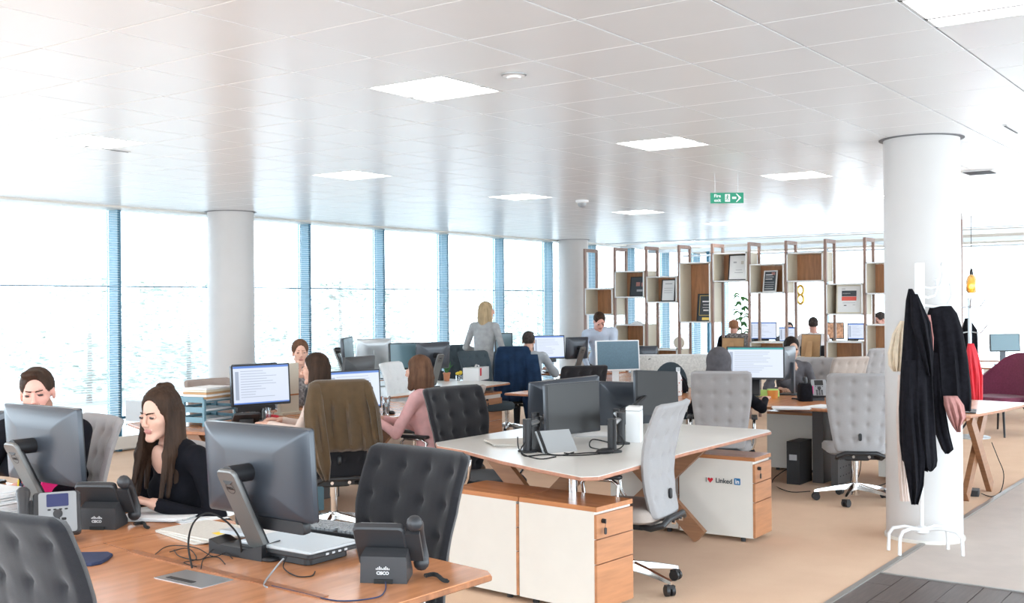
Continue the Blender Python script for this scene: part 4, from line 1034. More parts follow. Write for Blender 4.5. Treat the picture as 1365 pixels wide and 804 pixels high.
# ---- white bench desk in the middle
d2 = [(4.90, 2.99), (6.0, 3.04), (7.28, 3.04), (7.36, 3.09), (7.38, 3.8), (7.36, 4.55), (7.28, 4.62), (5.55, 4.62), (5.42, 4.50), (5.34, 4.22), (5.10, 3.76), (4.95, 3.38), (4.84, 3.06)]
desk('white bench desk with bowed end and crossed timber legs in the middle of the room', d2, (6.2, 3.8), 'desk_white', 'desk_edge',
     [('x', (6.88, 3.72, 90, .75)), ('x', (5.62, 3.85, 90, .72)), ('tray', (6.2, 3.8, 1.0, .28)), ('leg', (5.22, 3.35))])
pA = pedestal('drawer unit with key in its lock, nearest at the bowed end of the white desk', (5.06, 2.985, 0), 176, w=.335)
pedestal('drawer unit standing directly behind the nearest one under the bowed desk end', (5.097, 3.508, 0), 176, w=.335)
p2 = pedestal('white drawer unit with a heart sticker under the right end of the white desk', (7.16, 3.05, 0), 182, w=.30, ly=.56, h=.575)
pedestal('white drawer unit directly behind the one with the heart sticker', (7.18, 3.62, 0), 182, w=.30, ly=.56, h=.575)
St = T(.152, -.28, .44) @ R(90) @ R(90, 'X')
text('I', .045, 'dark_print', p2, T(.1515, -.355, .40) @ R(90) @ R(90, 'X'))
MB().prism([(0, -.018), (.02, .005), (.018, .016), (.008, .018), (0, .01), (-.008, .018), (-.018, .016), (-.02, .005)], 0, .001, 0, T(.1505, -.325, .40) @ R(90) @ R(90, 'X')).build('heart', 'red', p2, smooth=False)
text('Linked', .046, 'dark_print', p2, T(.1515, -.225, .402) @ R(90) @ R(90, 'X'), bold=.0008)
MB().prism(rrect(.045, .045, .005, 3), 0, .001, 0, T(.1505, -.128, .406) @ R(90) @ R(90, 'X')).build('logo_square', 'link_blue', p2, smooth=False)
text('in', .042, 'white_plastic', p2, T(.1520, -.128, .405) @ R(90) @ R(90, 'X'), bold=.001)
# grey chair at the white desk
p = at(849, 765, .04); chair('light grey tufted chair pulled up to the front of the white desk, full side view', 'grey_fabric', (p.x-.13, p.y-.02, 0), 8, arms=True, group='light grey tufted chairs', w1=.49, seatfab='beige_fabric')
# monitors on the white desk
def monitor_arm(mon, foot, back=.06):
    c = mon.location+Vector((0, 0, mon['hz'])); th_ = mon.rotation_euler.z; c = c-Vector((-math.sin(th_), math.cos(th_), 0))*back
    mi = Matrix.Rotation(-th_, 4, 'Z') @ Matrix.Translation(-mon.location)
    f = mi @ Vector((foot.x, foot.y, DZ)); e = mi @ c; r = mon; del mon['hz']
    MB().prism(rrect(.09, .09, .01, 3), 0, .012, .002, T(*f)).build('clamp', 'black_plastic', r, smooth=False)
    MB().cyl(f, f+Vector((0, 0, .20)), .027, n=16).build('pole', 'black_plastic', r)
    d = e-f; n_ = Vector((-d.y, d.x, 0)).normalized()*.05; mid = f+Vector((d.x*.4, d.y*.4, .15))+n_
    MB().tube([f+Vector((0, 0, .17)), mid], [.024, .02], 8, flat=.7).build('lower_arm', 'steel', r)
    MB().tube([mid, e], [.021, .017], 8, flat=.7).build('upper_arm', 'black_plastic', r)
    MB().cyl(mid-Vector((0, 0, .03)), mid+Vector((0, 0, .03)), .022, n=12).build('elbow_joint', 'black_plastic', r)
a1 = at(703, 603, .73); a2_ = at(816, 603, .73)
mA = monitor('switched off dark monitor facing the camera on the white desk', 762, 544, 7.05, 167, w=.475, h=.325, stand=False, lit='screen_off', tiltx=2)
mB = monitor('black backed monitor half hidden behind the dark screen on the white desk', 752, 540, 7.5, -25, w=.55, h=.36, stand=False, lit='screen_off', roll=-3, tiltx=8)
mC = monitor('tilted dark monitor beside the white speaker box on the white desk', 874, 524, 7.9, 160, w=.40, h=.315, stand=False, lit='screen_off', roll=-4, tiltx=6)
mD = monitor('black backed monitor at the right arm of the white desk', 832, 543, 8.2, -35, w=.45, h=.38, stand=False, lit='screen_off', roll=3, tiltx=8)
monitor_arm(mB, a1, .05); monitor_arm(mA, at(714, 592, .73), .07); monitor_arm(mC, a2_, .07); monitor_arm(mD, at(828, 592, .73), .05)
a = at(742, 602, .73); r = thing('laptop_stand', 'silver laptop riser leaning under the dark screen', 'laptop stand', (a.x, a.y, DZ), -25)
MB().box((0, 0, 0), (.24, .008, .17), T(0, 0, .055) @ R(-38, 'X') @ R(0)).build('plate', 'monitor_silver', r, smooth=False)
MB().prism([(-.08, 0), (.08, 0), (.02, .10)], -.01, .01, 0, T(.12, .05, 0) @ R(90) @ R(90, 'X') @ R(0)).build('side_bracket', 'black_plastic', r, smooth=False)
MB().prism([(-.10, 0), (.10, 0), (.0, .13)], -.01, .01, 0, T(-.10, .05, 0) @ R(90) @ R(90, 'X')).build('side_bracket', 'black_plastic', r, smooth=False)
a = at(809, 606, .73); o = tag(MB().ball((0, 0, .014), (.033, .06, .02), 16, 8).build('computer_mouse', 'black_plastic'), 'black mouse on the white desk below the dark screens', 'mouse', 'computer mice', (a.x+.03, a.y+.03, DZ), 60)
a = at(848, 590, .73); r = thing('speaker_box', 'tall white plastic box behind the light grey chair', 'box', (a.x+.05, a.y+.04, DZ), 20)
MB().box((0, 0, .10), (.13, .09, .20)).build('case', 'white_plastic', r, smooth=False); MB().box((0, 0, .215), (.13, .09, .022)).build('lid', 'white_plastic', r, smooth=False)
a = at(708, 596, .73); r = thing('newspaper', 'folded newspaper under the left monitor arm of the white desk', 'newspaper', (a.x+.10, a.y+.15, DZ), 40)
for k in range(3): MB().prism(rrect(.28, .36, .02, 3), .005*k+.001, .005*k+.006, .001, T(.01*k, .015*k, 0) @ R(6*k)).build('fold', 'newsprint', r, smooth=False)
a = at(815, 586, .73); paperstack('paper_stack', 'white papers behind the right pole on the white desk', .21, .30, 4, (a.x+.15, a.y+.2, DZ), 35)
for k, q in enumerate([[(700, 590, .80), (694, 600, .75), (700, 608, .735), (725, 606, .735), (748, 607, .735), (765, 603, .735)], [(690, 583, .80), (691, 596, .76), (698, 606, .735), (720, 612, .733), (741, 609, .733)],
                       [(805, 603, .735), (780, 604, .733), (765, 605, .733), (752, 604, .733)], [(812, 590, .79), (790, 586, .80), (787, 596, .77), (806, 600, .735)], [(826, 580, .82), (832, 590, .77), (826, 598, .735), (815, 600, .735)], [(725, 600, .75), (735, 606, .735), (770, 607, .734), (800, 605, .734)]]):
    cable('monitor_cable', ['black cable bundle at the foot of the left monitor arm', 'black cable hanging left of the left monitor arm', 'mouse cable on the white desk', 'black cable arching left of the right pole', 'black cable arching right of the right pole', 'black cable along the laptop riser'][k], C(*q), .004)
p = at(958, 540, D=8.75)
# ---- bench three (cherry) on the right, along Y
d3 = [(9.03, 2.22), (9.10, 2.16), (9.7, 2.06), (10.38, 1.99), (10.50, 2.05), (10.58, 2.6), (10.60, 4.0), (10.60, 6.6), (9.02, 6.6), (8.98, 4.0), (9.00, 3.2)]
desk('cherry bench desk running behind the big white column', d3, (9.8, 4.2), 'cherry_x', 'cherry_dark',
     [('x', (9.74, 2.26, 0, .72)), ('panel', (9.85, 3.60, .36, .10)), ('panel', (9.85, 5.9, .36, .10)), ('tray', (9.85, 4.2, .25, 3.2))])
pn = at(1110, 600, D=10.1)
pr = thing('cable_riser', 'dark perforated metal panel leg under the cherry bench', 'cable riser', (9.80, 3.42, 0), 0)
MB().box((0, 0, .35), (.42, .06, .70)).build('panel', 'metal_panel', pr, smooth=False)
m = MB()
for i in range(5):
    for j in range(8): m.cyl((-.15+i*.075, -.031, .08+j*.075), (-.15+i*.075, -.034, .08+j*.075), .006, n=8)
m.build('perforations', 'rubber', pr)['kind'] = 'stuff'
a = at(1078, 645, 0); r = thing('computer_tower', 'small black computer tower on the floor by the dark panel leg', 'computer', (a.x+.04, a.y+.10, 0), 0)
MB().box((0, 0, .19), (.30, .12, .38)).build('case', 'black_plastic', r, smooth=False); MB().box((-.152, 0, .24), (.003, .07, .05)).build('label_plate', 'grey_print', r, smooth=False)
pedestal('white drawer unit under the cherry bench beyond the computer tower', (10.38, 3.78, 0), 182, group='drawer pedestals')
pedestal('white drawer unit under the cherry bench end right of the big column', (10.36, 2.72, 0), 182, group='drawer pedestals', ly=.5)
p = at(960, 500, D=9.0)
chair_at('light grey tufted chair of the hooded person', 'grey_fabric', 961, 495, 9.0, -66, arms=True, group='light grey tufted chairs', w1=.49)
ph_ = at(962, 500, D=9.42)
person('person in a dark grey headscarf seated with their back to the camera', (ph_.x-.05, ph_.y+.02, 0), -72, style='hood', hood='top_charcoal', top='top_black', legs='trouser', lean=12, head=(4, 10, 0), female=True, det=1, hands=(V(-.10, .38, .77), V(.36, .44, .77)), hipz=.47,
       legtgt=(((-.10, .42, .50), (.13, .42, .50)), ((-.08, .45, .10), (.26, .84, .12))))
p = at(1146, 545, D=8.85)
chair_at('large light grey tufted chair left of the big white column, rear view with star base', 'grey_fabric', 1147, 500, 8.75, -62, group='light grey tufted chairs', w1=.51, high=1.06)
monitor('wide lit monitor with a teal title bar in front of the hooded person', 1007, 484, 10.35, 112, w=.53, h=.305, lit='screen_ui', bar='teal')
monitor('grey backed monitor right behind the lit one with the teal bar', 1049, 484, 10.75, 9, w=.54, h=.32, lit='screen_ui', style='flat')
pw2 = at(1052, 470, D=11.35)
person('dark haired woman in a grey cardigan half hidden behind a monitor', (pw2.x+.02, pw2.y, 0), 118, hair='hair_dark', style='tied', top='top_charcoal', skin='skin_olive', lean=6, head=(12, 10, 0), female=True, det=1, neckline=.11, hipz=.52, hands=(V(-.12, .40, .76), V(.15, .42, .76)))
p = at(1083, 482, D=11.9); chair('grey chair behind the woman in the grey cardigan', 'grey_fabric', (p.x, p.y, 0), 100, group='light grey tufted chairs', high=1.02)
a = at(1052, 546, .73); paperstack('paper_stack', 'white papers with a pen on the cherry bench edge', .21, .3, 3, (a.x+.10, a.y+.02, DZ), 25)
a = at(1095, 543, .73); paperstack('paper_stack', 'white sheet on the cherry bench beside the big grey chair', .21, .3, 2, (a.x+.06, a.y+.02, DZ), 80)
a = at(1110, 536, .73); phone('silver desk phone on the cherry bench left of the big grey chair', (a.x+.10, a.y+.20, DZ), 120, case='phone_grey', scr=False, logo=False)
a = at(1082, 536, .73); r = thing('handbag', 'small black bag with a bright pink tag on the cherry bench', 'bag', (a.x+.10, a.y+.10, DZ), 30)
MB().loft([[(x*s, y*s, z) for x, y in rrect(.22, .12, .03, 3)] for s, z in ((.95, 0), (1, .05), (.9, .13), (.72, .16))]).build('bag_body', 'black_cloth', r)
MB().tube([(-.06, 0, .15), (-.04, 0, .21), (.04, 0, .21), (.06, 0, .15)], .006, 6).build('bag_handle', 'black_plastic', r); MB().box((-.02, -.066, .10), (.03, .006, .07)).build('tag_strip', 'pink', r, smooth=False)
a = at(1022, 534, .73); r = thing('snack_jar', 'orange and yellow snack tub under the lit monitor', 'tub', (a.x+.26, a.y+.05, DZ), 0)
MB().lathe([(.045, 0), (.05, .07), (.05, .075), (.001, .075)], 16).build('tub', 'orange', r); MB().lathe([(.052, .075), (.052, .085), (.001, .086)], 16).build('lid', 'lime', r)
a = at(1013, 520, D=10.5); slab('ring_binder', 'lime green folder standing under the wide lit monitor', 'folder', rrect(.02, .30, .004, 1), 0, .06, 'lime', (a.x+.1, a.y, DZ), 0)
a = at(1130, 530, .73); r = thing('letter_trays', 'stack of black letter trays beside the silver desk phone', 'letter tray', (a.x+.30, a.y+.15, DZ), 5)
for k in range(4): MB().prism(rrect(.24, .32, .01, 2), .001+.035*k, .012+.035*k).build('tray', 'black_plastic', r, smooth=False)
for k in (-.11, .11): MB().box((k, 0, .06), (.01, .3, .115)).build('side_rail', 'black_plastic', r, smooth=False)
for k, q in enumerate([[(1055, 600, .25), (1072, 590, .3), (1070, 610, .15), (1030, 640, .01), (1050, 655, .01), (1080, 655, .01)], [(1130, 590, .3), (1138, 620, .15), (1135, 650, .01), (1170, 648, .01), (1190, 640, .01)], [(1145, 580, .35), (1148, 610, .2), (1142, 640, .02), (1120, 648, .01)]]):
    cable('floor_cable', ['black cable trailing left of the black computer tower', 'grey cables hanging right of the dark panel leg', 'thin cable dropping behind the big grey chair'][k], [at(x, y, D=10.0) if z > .02 else at(x, y, z) for x, y, z in q], .004)
a = at(955, 528, D=8.9)
# pink-white bottle on a bench behind the tilted dark screen
b4 = at(905, 520, D=10.9)
a = at(903, 521, .73); bx, by = a.x, a.y
r = thing('water_bottle', 'white flowered metal water bottle standing behind the tilted dark monitor', 'bottle', (9.55, 5.60, DZ), 0)
p_ = at(904, 505, D=10.7); r.location = (p_.x, p_.y, DZ+.002)
MB().lathe([(.034, 0), (.036, .01), (.036, .17), (.018, .215), (.018, .235)], 20).build('flask', 'paper', r); MB().lathe([(.021, .235), (.021, .27), (.001, .272)], 16).build('cap', 'steel', r)
m = MB(); rg = random.Random(5)
for k in range(14):
    t = rg.random()*6.28; z = .02+.14*rg.random(); m.ball((.036*math.cos(t), .036*math.sin(t), z), (.008, .008, .006), 6, 4)
m.build('flower_print', 'dusty_pink', r)['kind'] = 'stuff'
p = at(893, 500, D=11.6); r = thing('visitor_chair', 'small black round backed chair in front of the pale low screen', 'chair', (p.x, p.y, 0), -60)
MB().prism([(.0+.17*math.sin(a_)*(1 if math.cos(a_) > 0 else .9), .22*math.cos(a_)) for a_ in [q*2*PI/28 for q in range(28)]], -.015, .015, .006, T(0, -.22, .80) @ UPR).build('backrest', 'slate_fabric', r)
MB().prism(rrect(.44, .42, .10, 4), .43, .47, .01).build('seat', 'slate_fabric', r); MB().box((0, -.22, .52), (.06, .03, .16)).build('back_stem', 'black_plastic', r, smooth=False)
for sx_ in (-.18, .18):
    for sy_ in (-.17, .17): MB().cyl((sx_, sy_, .43), (sx_*1.15, sy_*1.15, 0), .012, n=8).build('leg', 'chrome', r)
p = at(880, 505, D=12.4); r = thing('low_screen', 'pale speckled low desk partition behind the black round chair', 'partition', (p.x+.1, p.y-.1, 0), -54)
MB().box((0, 0, .52), (.92, .05, 1.04)).build('panel', mat('speckle', (.62, .61, .58), .9, var=.15, scale=60), r, smooth=False); MB().box((0, 0, 1.045), (.94, .06, .012)).build('cap_rail', 'white_metal', r, smooth=False)
a = at(938, 516, D=10.3); o = garment('black_coat', [(.16, -.30, .30, 0, .06), (.12, -.33, .34, 0, .14), (.04, -.35, .36, 0, .22), (0, -.33, .35, 0, .24)], 'black_cloth', None, fold=.014, seed=9); tag(o, 'crumpled black coat lying left of the hooded person\'s chair', 'coat', None, (at(932, 530, .73).x+.15, at(932, 530, .73).y+.5, DZ+.01), -20)

# ---- bench four (white) towards the windows
P4 = [(9.15, 7.30), (9.6, 7.33), (10.25, 7.42), (10.30, 7.48), (10.42, 8.3), (10.55, 8.9), (8.2, 8.95), (8.0, 8.2), (8.1, 7.3)]
desk('white bench desk with flowers and a white box near the blue jacket chair', P4, (9.3, 8.1), 'desk_white', 'cherry_dark', [('x', (9.9, 8.1, 90, .75)), ('x', (8.5, 8.1, 90, .75)), ('tray', (9.2, 8.1, 1.2, .3))])
pedestal('cream sided drawer unit with wood front under the flower desk', (10.33, 7.72, 0), 184, ly=.55, h=.60)
a = at(642, 507, .73); r = thing('storage_box', 'white carton with a red label on the flower desk', 'box', (a.x+.05, a.y+.12, DZ), 18)
MB().box((0, 0, .075), (.36, .20, .15)).build('carton', 'white_plastic', r, smooth=False); MB().box((-.12, -.1015, .10), (.05, .003, .09)).build('red_label', 'red', r, smooth=False)
MB().tube([(-.02, 0, .155), (.05, .02, .17), (.12, 0, .158)], .012, 6).build('tape', 'paper', r)
a = at(612, 509, .73); r = thing('potted_plant', 'small plant in a terracotta pot on the flower desk', 'plant', (a.x+.02, a.y+.20, DZ+.0), 0)
MB().lathe([(.03, 0), (.04, .08), (.045, .085), (.045, .10), (.036, .10), (.034, .02), (.001, .02)], 14).build('pot', 'terracotta', r)
for k in range(7): t = k*.9; MB().tube([(0, 0, .08), (.03*math.cos(t), .03*math.sin(t), .15), (.075*math.cos(t), .075*math.sin(t), .19+.02*(k % 3))], [.006, .010, .002], 5, flat=.3).build('leaf', 'leaf', r)
a = at(621, 508, .73); r = thing('flower_bunch', 'bunch of yellow flowers in a low glass on the flower desk', 'flowers', (a.x+.03, a.y+.12, DZ), 0)
MB().lathe([(.04, 0), (.045, .06), (.041, .06), (.036, .006), (.001, .006)], 16).build('vase', 'glass', r)
for k in range(9): t = k*2.4; MB().ball((.04*math.cos(t)*(k/9)**.5, .04*math.sin(t)*(k/9)**.5, .08+.008*(k % 3)), .018, 8, 5).build('flower', 'yellow', r)
a = at(603, 508, .73); r = thing('pen_cup', 'black pen cup standing left of the small plant', 'pen holder', (a.x, a.y+.18, DZ), 0)
MB().lathe([(.04, 0), (.042, .11), (.038, .11), (.036, .006), (.001, .006)], 14).build('cup', 'black_plastic', r)
for k in range(4): MB().cyl((.01*k-.015, 0, .01), (.02*k-.03, .01, .18), .005, n=6).build('pen', 'rubber', r)
monitor('teal tinted switched off screen turned left near the windows', 463, 467, 12.4, 205, w=.32, h=.29, lit='screen_teal', roll=3)
monitor('silver backed monitor beside the teal tinted screen near the windows', 498, 468, 12.2, -14, w=.44, h=.27, lit='screen_off', case='monitor_silver', style='flat', roll=0)
monitor('flat teal screen facing the camera in the middle of the window benches', 538, 475, 12.0, 160, w=.36, h=.29, lit='screen_teal')
monitor('dark backed monitor with a pale arm right of the teal screen', 577, 474, 12.0, -14, w=.44, h=.29, lit='screen_off')
a = at(556, 497, D=12.0); r = thing('tissue_box', 'small white box under the teal screen', 'box', (a.x-.1, a.y, DZ), 10)
MB().box((0, 0, .05), (.14, .12, .10)).build('carton', 'white_plastic', r, smooth=False); MB().box((0, -.061, .05), (.09, .003, .06)).build('print', 'grey_print', r, smooth=False)
a = at(540, 506, .73); phone('grey desk phone under the teal screen', (a.x+.02, a.y+.22, DZ), 170, scr=False, logo=False)
a = at(578, 505, .73); keyboard('pale keyboard near the girl in pink under the dark backed monitor', (a.x, a.y+.25, DZ), 10, base='phone_silver', key='white_plastic')
# window bench behind, for the monitors by the glass
desk('cherry bench desk nearest to the windows in the left middle', [(8.3, 9.1), (9.0, 9.02), (10.6, 9.05), (10.7, 9.9), (8.2, 9.9)], (9.5, 9.5), 'desk_white', 'cherry_dark', [('x', (9.6, 9.5, 90, .7)), ('x', (8.7, 9.5, 90, .7))])
# chairs and people at the back
p = at(630, 488, D=13.2); chair('slate grey tufted chair in front of the blonde woman', 'slate_fabric', (p.x+.02, p.y-.22, 0), 170, group='slate grey chairs')
p = at(615, 480, D=14.3); chair('slate grey chair mostly hidden left of the blonde woman', 'slate_fabric', (p.x, p.y-.1, 0), 165, group='slate grey chairs', high=1.1)
p = at(645, 470, D=14.0)
person('blonde woman standing in a long grey cardigan by the windows', (p.x, p.y, 0), -82, hair='hair_blonde', style='shoulder', top='top_grey', legs='top_grey', seated=False, lean=2, head=(-40, 4, 0), female=True, det=0, hands=(V(-.17, .22, 1.02, -.5, -.4, -1), V(.17, .24, 1.05, .5, -.4, -1)), hipz=.90)
nc = at(693, 570, .05)
chair('dark chair with a navy jacket over its back', 'slate_fabric', (nc.x-.36, nc.y-.06, 0), -38, arms=True, group='slate grey chairs')
drape('navy blue jacket hanging over a chair back', 0, [(1.10, -.17, .17, -.27, .05), (1.08, -.20, .20, -.265, .14), (1.0, -.23, .23, -.26, .16), (.75, -.25, .25, -.27, .17), (.5, -.26, .23, -.29, .14), (.44, -.22, .20, -.30, .05)], 'jacket_navy', (nc.x-.36, nc.y-.06, 0), -38, 12,
      extra=[[(1.0, .12, .30, -.30, .08), (.7, .13, .33, -.36, .12), (.45, .08, .30, -.38, .12), (.22, .12, .26, -.37, .08), (.18, .15, .22, -.36, .02)]], fold=.012)
p = at(706, 480, D=13.75)
person('dark haired man in a grey shirt seated on the navy jacket chair', (p.x, p.y, 0), -48, hair='hair_grey', style='short', top='top_shirt', skin='skin', lean=12, head=(-14, 2, 0), det=1, hands=(V(-.15, .42, .77), V(.30, .42, .79)), hipz=.53)
desk('cherry desk with white document in front of the man in the grey shirt', [(11.85, 7.5), (12.7, 7.3), (12.75, 9.0), (11.75, 9.15)], (12.3, 8.2), 'cherry', 'cherry_dark', [('leg', (12.0, 8.9)), ('leg', (12.6, 8.8)), ('leg', (12.05, 7.7)), ('leg', (12.6, 7.6))])
monitor('lit monitor in front of the man in the grey shirt', 731, 463, 14.6, 148, w=.46, h=.31, lit='screen_ui', bar='x')
monitor('grey backed monitor between the lit screen and the man in the blue shirt', 769, 464, 14.75, -22, w=.35, h=.29, lit='screen_off', bar=False)
monitor('blue tinted monitor by the windows behind the man in the grey shirt', 671, 457, 14.9, 150, w=.26, h=.26, lit='screen_teal')
p = at(805, 460, D=15.2)
person('young man in a pale blue shirt leaning over the far desk', (p.x-.02, p.y+.0, 0), 112, hair='hair_brown', style='short', top='top_blue', skin='skin_pink', seated=False, lean=38, head=(25, 30, 0), det=1, hands=(V(-.15, .45, .76), V(.12, .48, .76)), hipz=.88, twist=10)
p = at(758, 485, D=11.3); chair('dark grey tufted chair in front of the lit far monitor', 'charcoal_fabric', (p.x-.12, p.y-.15, 0), -34, group='dark tufted chairs', w1=.50, high=1.02)
b5 = at(822, 500, D=12.3)
desk('cherry desk carrying the white framed monitor', [(10.75, 6.0), (12.9, 5.6), (13.05, 7.15), (10.9, 7.2)], (11.9, 6.5), 'cherry', 'cherry_dark', [('x', (11.3, 6.5, 90, .7)), ('x', (12.5, 6.4, 90, .7)), ('tray', (11.9, 6.5, .9, .3))])
monitor('white framed monitor with a dusty blue screen in the centre', 823, 474, 12.2, 142, w=.51, h=.335, lit='screen_dust', bezel='white_metal', case='white_plastic', style='flat')
monitor('dark backed monitor right of the white framed one', 862, 479, 12.55, -38, w=.26, h=.30, lit='screen_off', bar=False)
for k, (px, py, cl) in enumerate([(800, 507, 'kraft'), (812, 512, 'paper'), (806, 518, 'phone_grey')]):
    a = at(px, py, .73); slab('file_pile', ['brown files stacked left of the white monitor foot', 'white papers left of the white monitor foot', 'dark folder left of the white monitor foot'][k], 'folder', rrect(.30, .22, .01, 2), .0+.001, .03, cl, (a.x+.1+.0*k, a.y+.35-.1*k, DZ), 20*k, group='files by the white monitor')
a = at(777, 492, D=14.0)
p = at(870, 495, D=12.9); slab('small_carton', 'small kraft carton by the dark backed monitor', 'box', rrect(.16, .10, .004, 1), 0, .07, 'kraft', (p.x-.3, p.y-.1, DZ), 10)
p = at(1112, 485, D=11.9); chair('beige tufted chair tilted behind the black bag', 'beige_fabric', (p.x, p.y, 0), -30, group='light tufted chairs', high=1.05)
p = at(1157, 482, D=12.8); chair('grey tufted chair farthest back against the low shelf', 'grey_fabric', (p.x+.1, p.y, 0), -34, group='light grey tufted chairs', high=1.10, w1=.50)
p = at(1181, 490, D=13.0); r = thing('low_screen', 'dark teal low partition touching the big white column', 'partition', (p.x, p.y, 0), 50); MB().box((0, 0, .50), (.6, .05, 1.0)).build('panel', 'teal_tray', r, smooth=False); MB().box((0, 0, 1.004), (.6, .06, .01)).build('cap_rail', 'steel', r, smooth=False)

# ---- shelving divider
SX = 14.5
sh_ = thing('shelving_divider', 'open room divider of walnut ladder frames with staggered cream and wood boxes', 'shelving', (SX, 6.6, 0), 0)
YF = [9.07, 8.54, 8.0, 7.46, 6.93, 6.37, 5.83, 5.28, 4.75, 4.22, 3.68]
for yv in YF:
    MB().box((.018, yv-6.6, 1.235), (.036, .034, 2.47)).box((.364, yv-6.6, 1.235), (.036, .034, 2.47)).box((.191, yv-6.6, 2.445), (.31, .034, .05)).build('ladder_frame', 'walnut', sh_, smooth=False)
BX = [(0, 1.45, 1.86), (1, 1.71, 2.11), (2, 1.63, 2.02), (3, 1.34, 2.21), (4, 1.92, 2.33), (5, 1.75, 2.16), (6, 1.90, 2.30), (7, 1.45, 1.87), (8, 1.72, 2.14), (9, 1.45, 1.9),
      (1, .97, 1.31), (5, .68, 1.08), (7, .80, 1.10), (8, .88, 1.33), (6, .55, .88), (2, .55, .95), (4, .60, .90), (9, .9, 1.3), (0, .5, .9)]
def sbox(i, z0, z1):
    y1, y0 = YF[i]-.02, YF[i+1]+.02; w = y1-y0; yc = (y0+y1)/2-6.6; h = z1-z0; t = .018
    m = MB().box((.165, yc, z1-t/2), (.37, w, t)).box((.165, yc, z0+t/2), (.37, w, t)).box((.165, yc+w/2-t/2, (z0+z1)/2), (.37, t, h-2*t)).box((.165, yc-w/2+t/2, (z0+z1)/2), (.37, t, h-2*t))
    o = m.build('shelf_box', 'cream', sh_, smooth=False)
    MB().box((.335, yc, (z0+z1)/2), (.02, w-2*t-.002, h-2*t-.002)).build('back_panel', 'shelf_back', o, smooth=False)
    e = MB().box((-.022, yc, z1-t/2), (.004, w, t)).box((-.022, yc, z0+t/2), (.004, w, t)).box((-.022, yc+w/2-t/2, (z0+z1)/2), (.004, t, h)).box((-.022, yc-w/2+t/2, (z0+z1)/2), (.004, t, h)).build('edge_lip', 'white_metal', o, smooth=False)
for b in BX: sbox(*b)
def bc(i): return (YF[i]+YF[i+1])/2
def frame(label, y, z, w, h, fr, pic, deco=None, x=SX+.12, yaw=0, lean=8, cat='picture frame', th=.018):
    r = thing('picture_frame', label, cat, (x, y, z), -90+yaw, 'framed pieces on the shelves')    # local -y towards the room (-X)
    L = R(-lean, 'X')
    m = MB()
    for (cx, cz, a_, b_) in ((0, .008, w, .016), (0, h-.008, w, .016), (-w/2+.008, h/2, .016, h-.032), (w/2-.008, h/2, .016, h-.032)): m.box((cx, 0, cz), (a_, th, b_))
    m.build('frame', fr, r, L, smooth=False); MB().box((0, .002, h/2), (w-.03, .008, h-.03)).build('picture', pic, r, L, smooth=False)
    for k, (cx, cz, a_, b_, mm) in enumerate(deco or []): MB().box((cx*w, -.0035, cz*h), (a_*w, .002, b_*h)).build('print', mm, r, L, smooth=False)
    return r
frame('small black framed glass plaque with pink marks in the second shelf box', bc(1)-.07, 1.729, .33, .30, 'black_plastic', 'dark_print', [(-.1, .62, .2, .2, 'dusty_pink'), (.15, .6, .15, .2, 'dusty_pink'), (0, .3, .3, .1, 'grey_print')], yaw=0, x=SX+.16)
frame('white framed certificate leaning in the third shelf box', bc(2)-.04, 1.649, .23, .33, 'black_plastic', 'paper', [(0, .8, .5, .04, 'grey_print'), (0, .6, .6, .02, 'grey_print'), (0, .5, .6, .02, 'grey_print'), (0, .4, .6, .02, 'grey_print')], x=SX+.10)
frame('black award plaque with gold border in the tall shelf box', bc(3)-.10, 1.359, .28, .40, 'black_plastic', 'dark_print', [(0, .93, .75, .015, 'gold'), (0, .22, .75, .015, 'gold'), (-.37, .57, .015, .7, 'gold'), (.37, .57, .015, .7, 'gold'), (0, .72, .45, .05, 'paper'), (0, .6, .35, .04, 'grey_print'), (0, .5, .4, .03, 'grey_print'), (0, .4, .3, .05, 'paper'), (0, .09, .4, .1, 'gold')], x=SX+.12)
frame('large white certificate in a dark frame in the fifth shelf box', bc(4)-.08, 1.94, .32, .37, 'black_plastic', 'paper', [(-.2, .7, .15, .06, 'grey_print'), (.15, .68, .12, .12, 'newsprint'), (0, .4, .3, .02, 'grey_print'), (0, .3, .4, .02, 'grey_print')], x=SX+.10)
frame('black and white poster leaning in the sixth shelf box', bc(5)-.0, 1.77, .22, .30, 'white_metal', 'dark_print', [(-.1, .8, .5, .04, 'paper'), (-.05, .7, .6, .03, 'grey_print'), (-.1, .6, .5, .03, 'paper'), (.2, .85, .25, .12, 'dusty_pink'), (-.05, .45, .7, .02, 'grey_print'), (-.05, .35, .7, .02, 'grey_print'), (-.05, .25, .6, .02, 'grey_print'), (-.05, .15, .65, .02, 'paper')], x=SX+.08, yaw=-12)
frame('white framed poster with a black and red panel in the eighth shelf box', bc(7)-.02, 1.47, .34, .38, 'cream', 'paper', [(0, .70, .58, .20, 'dark_print'), (0, .52, .58, .14, 'red_print'), (-.22, .86, .14, .03, 'grey_print'), (-.1, .70, .30, .035, 'grey_print'), (0, .37, .5, .015, 'grey_print'), (-.15, .28, .1, .03, 'dark_print'), (.2, .3, .1, .02, 'grey_print')], x=SX+.10, lean=4)
frame('small clear trophy plaque in the ninth shelf box', bc(8)-.17, 1.738, .12, .20, 'white_metal', 'paper', [(0, .5, .5, .1, 'grey_print')], x=SX+.14)
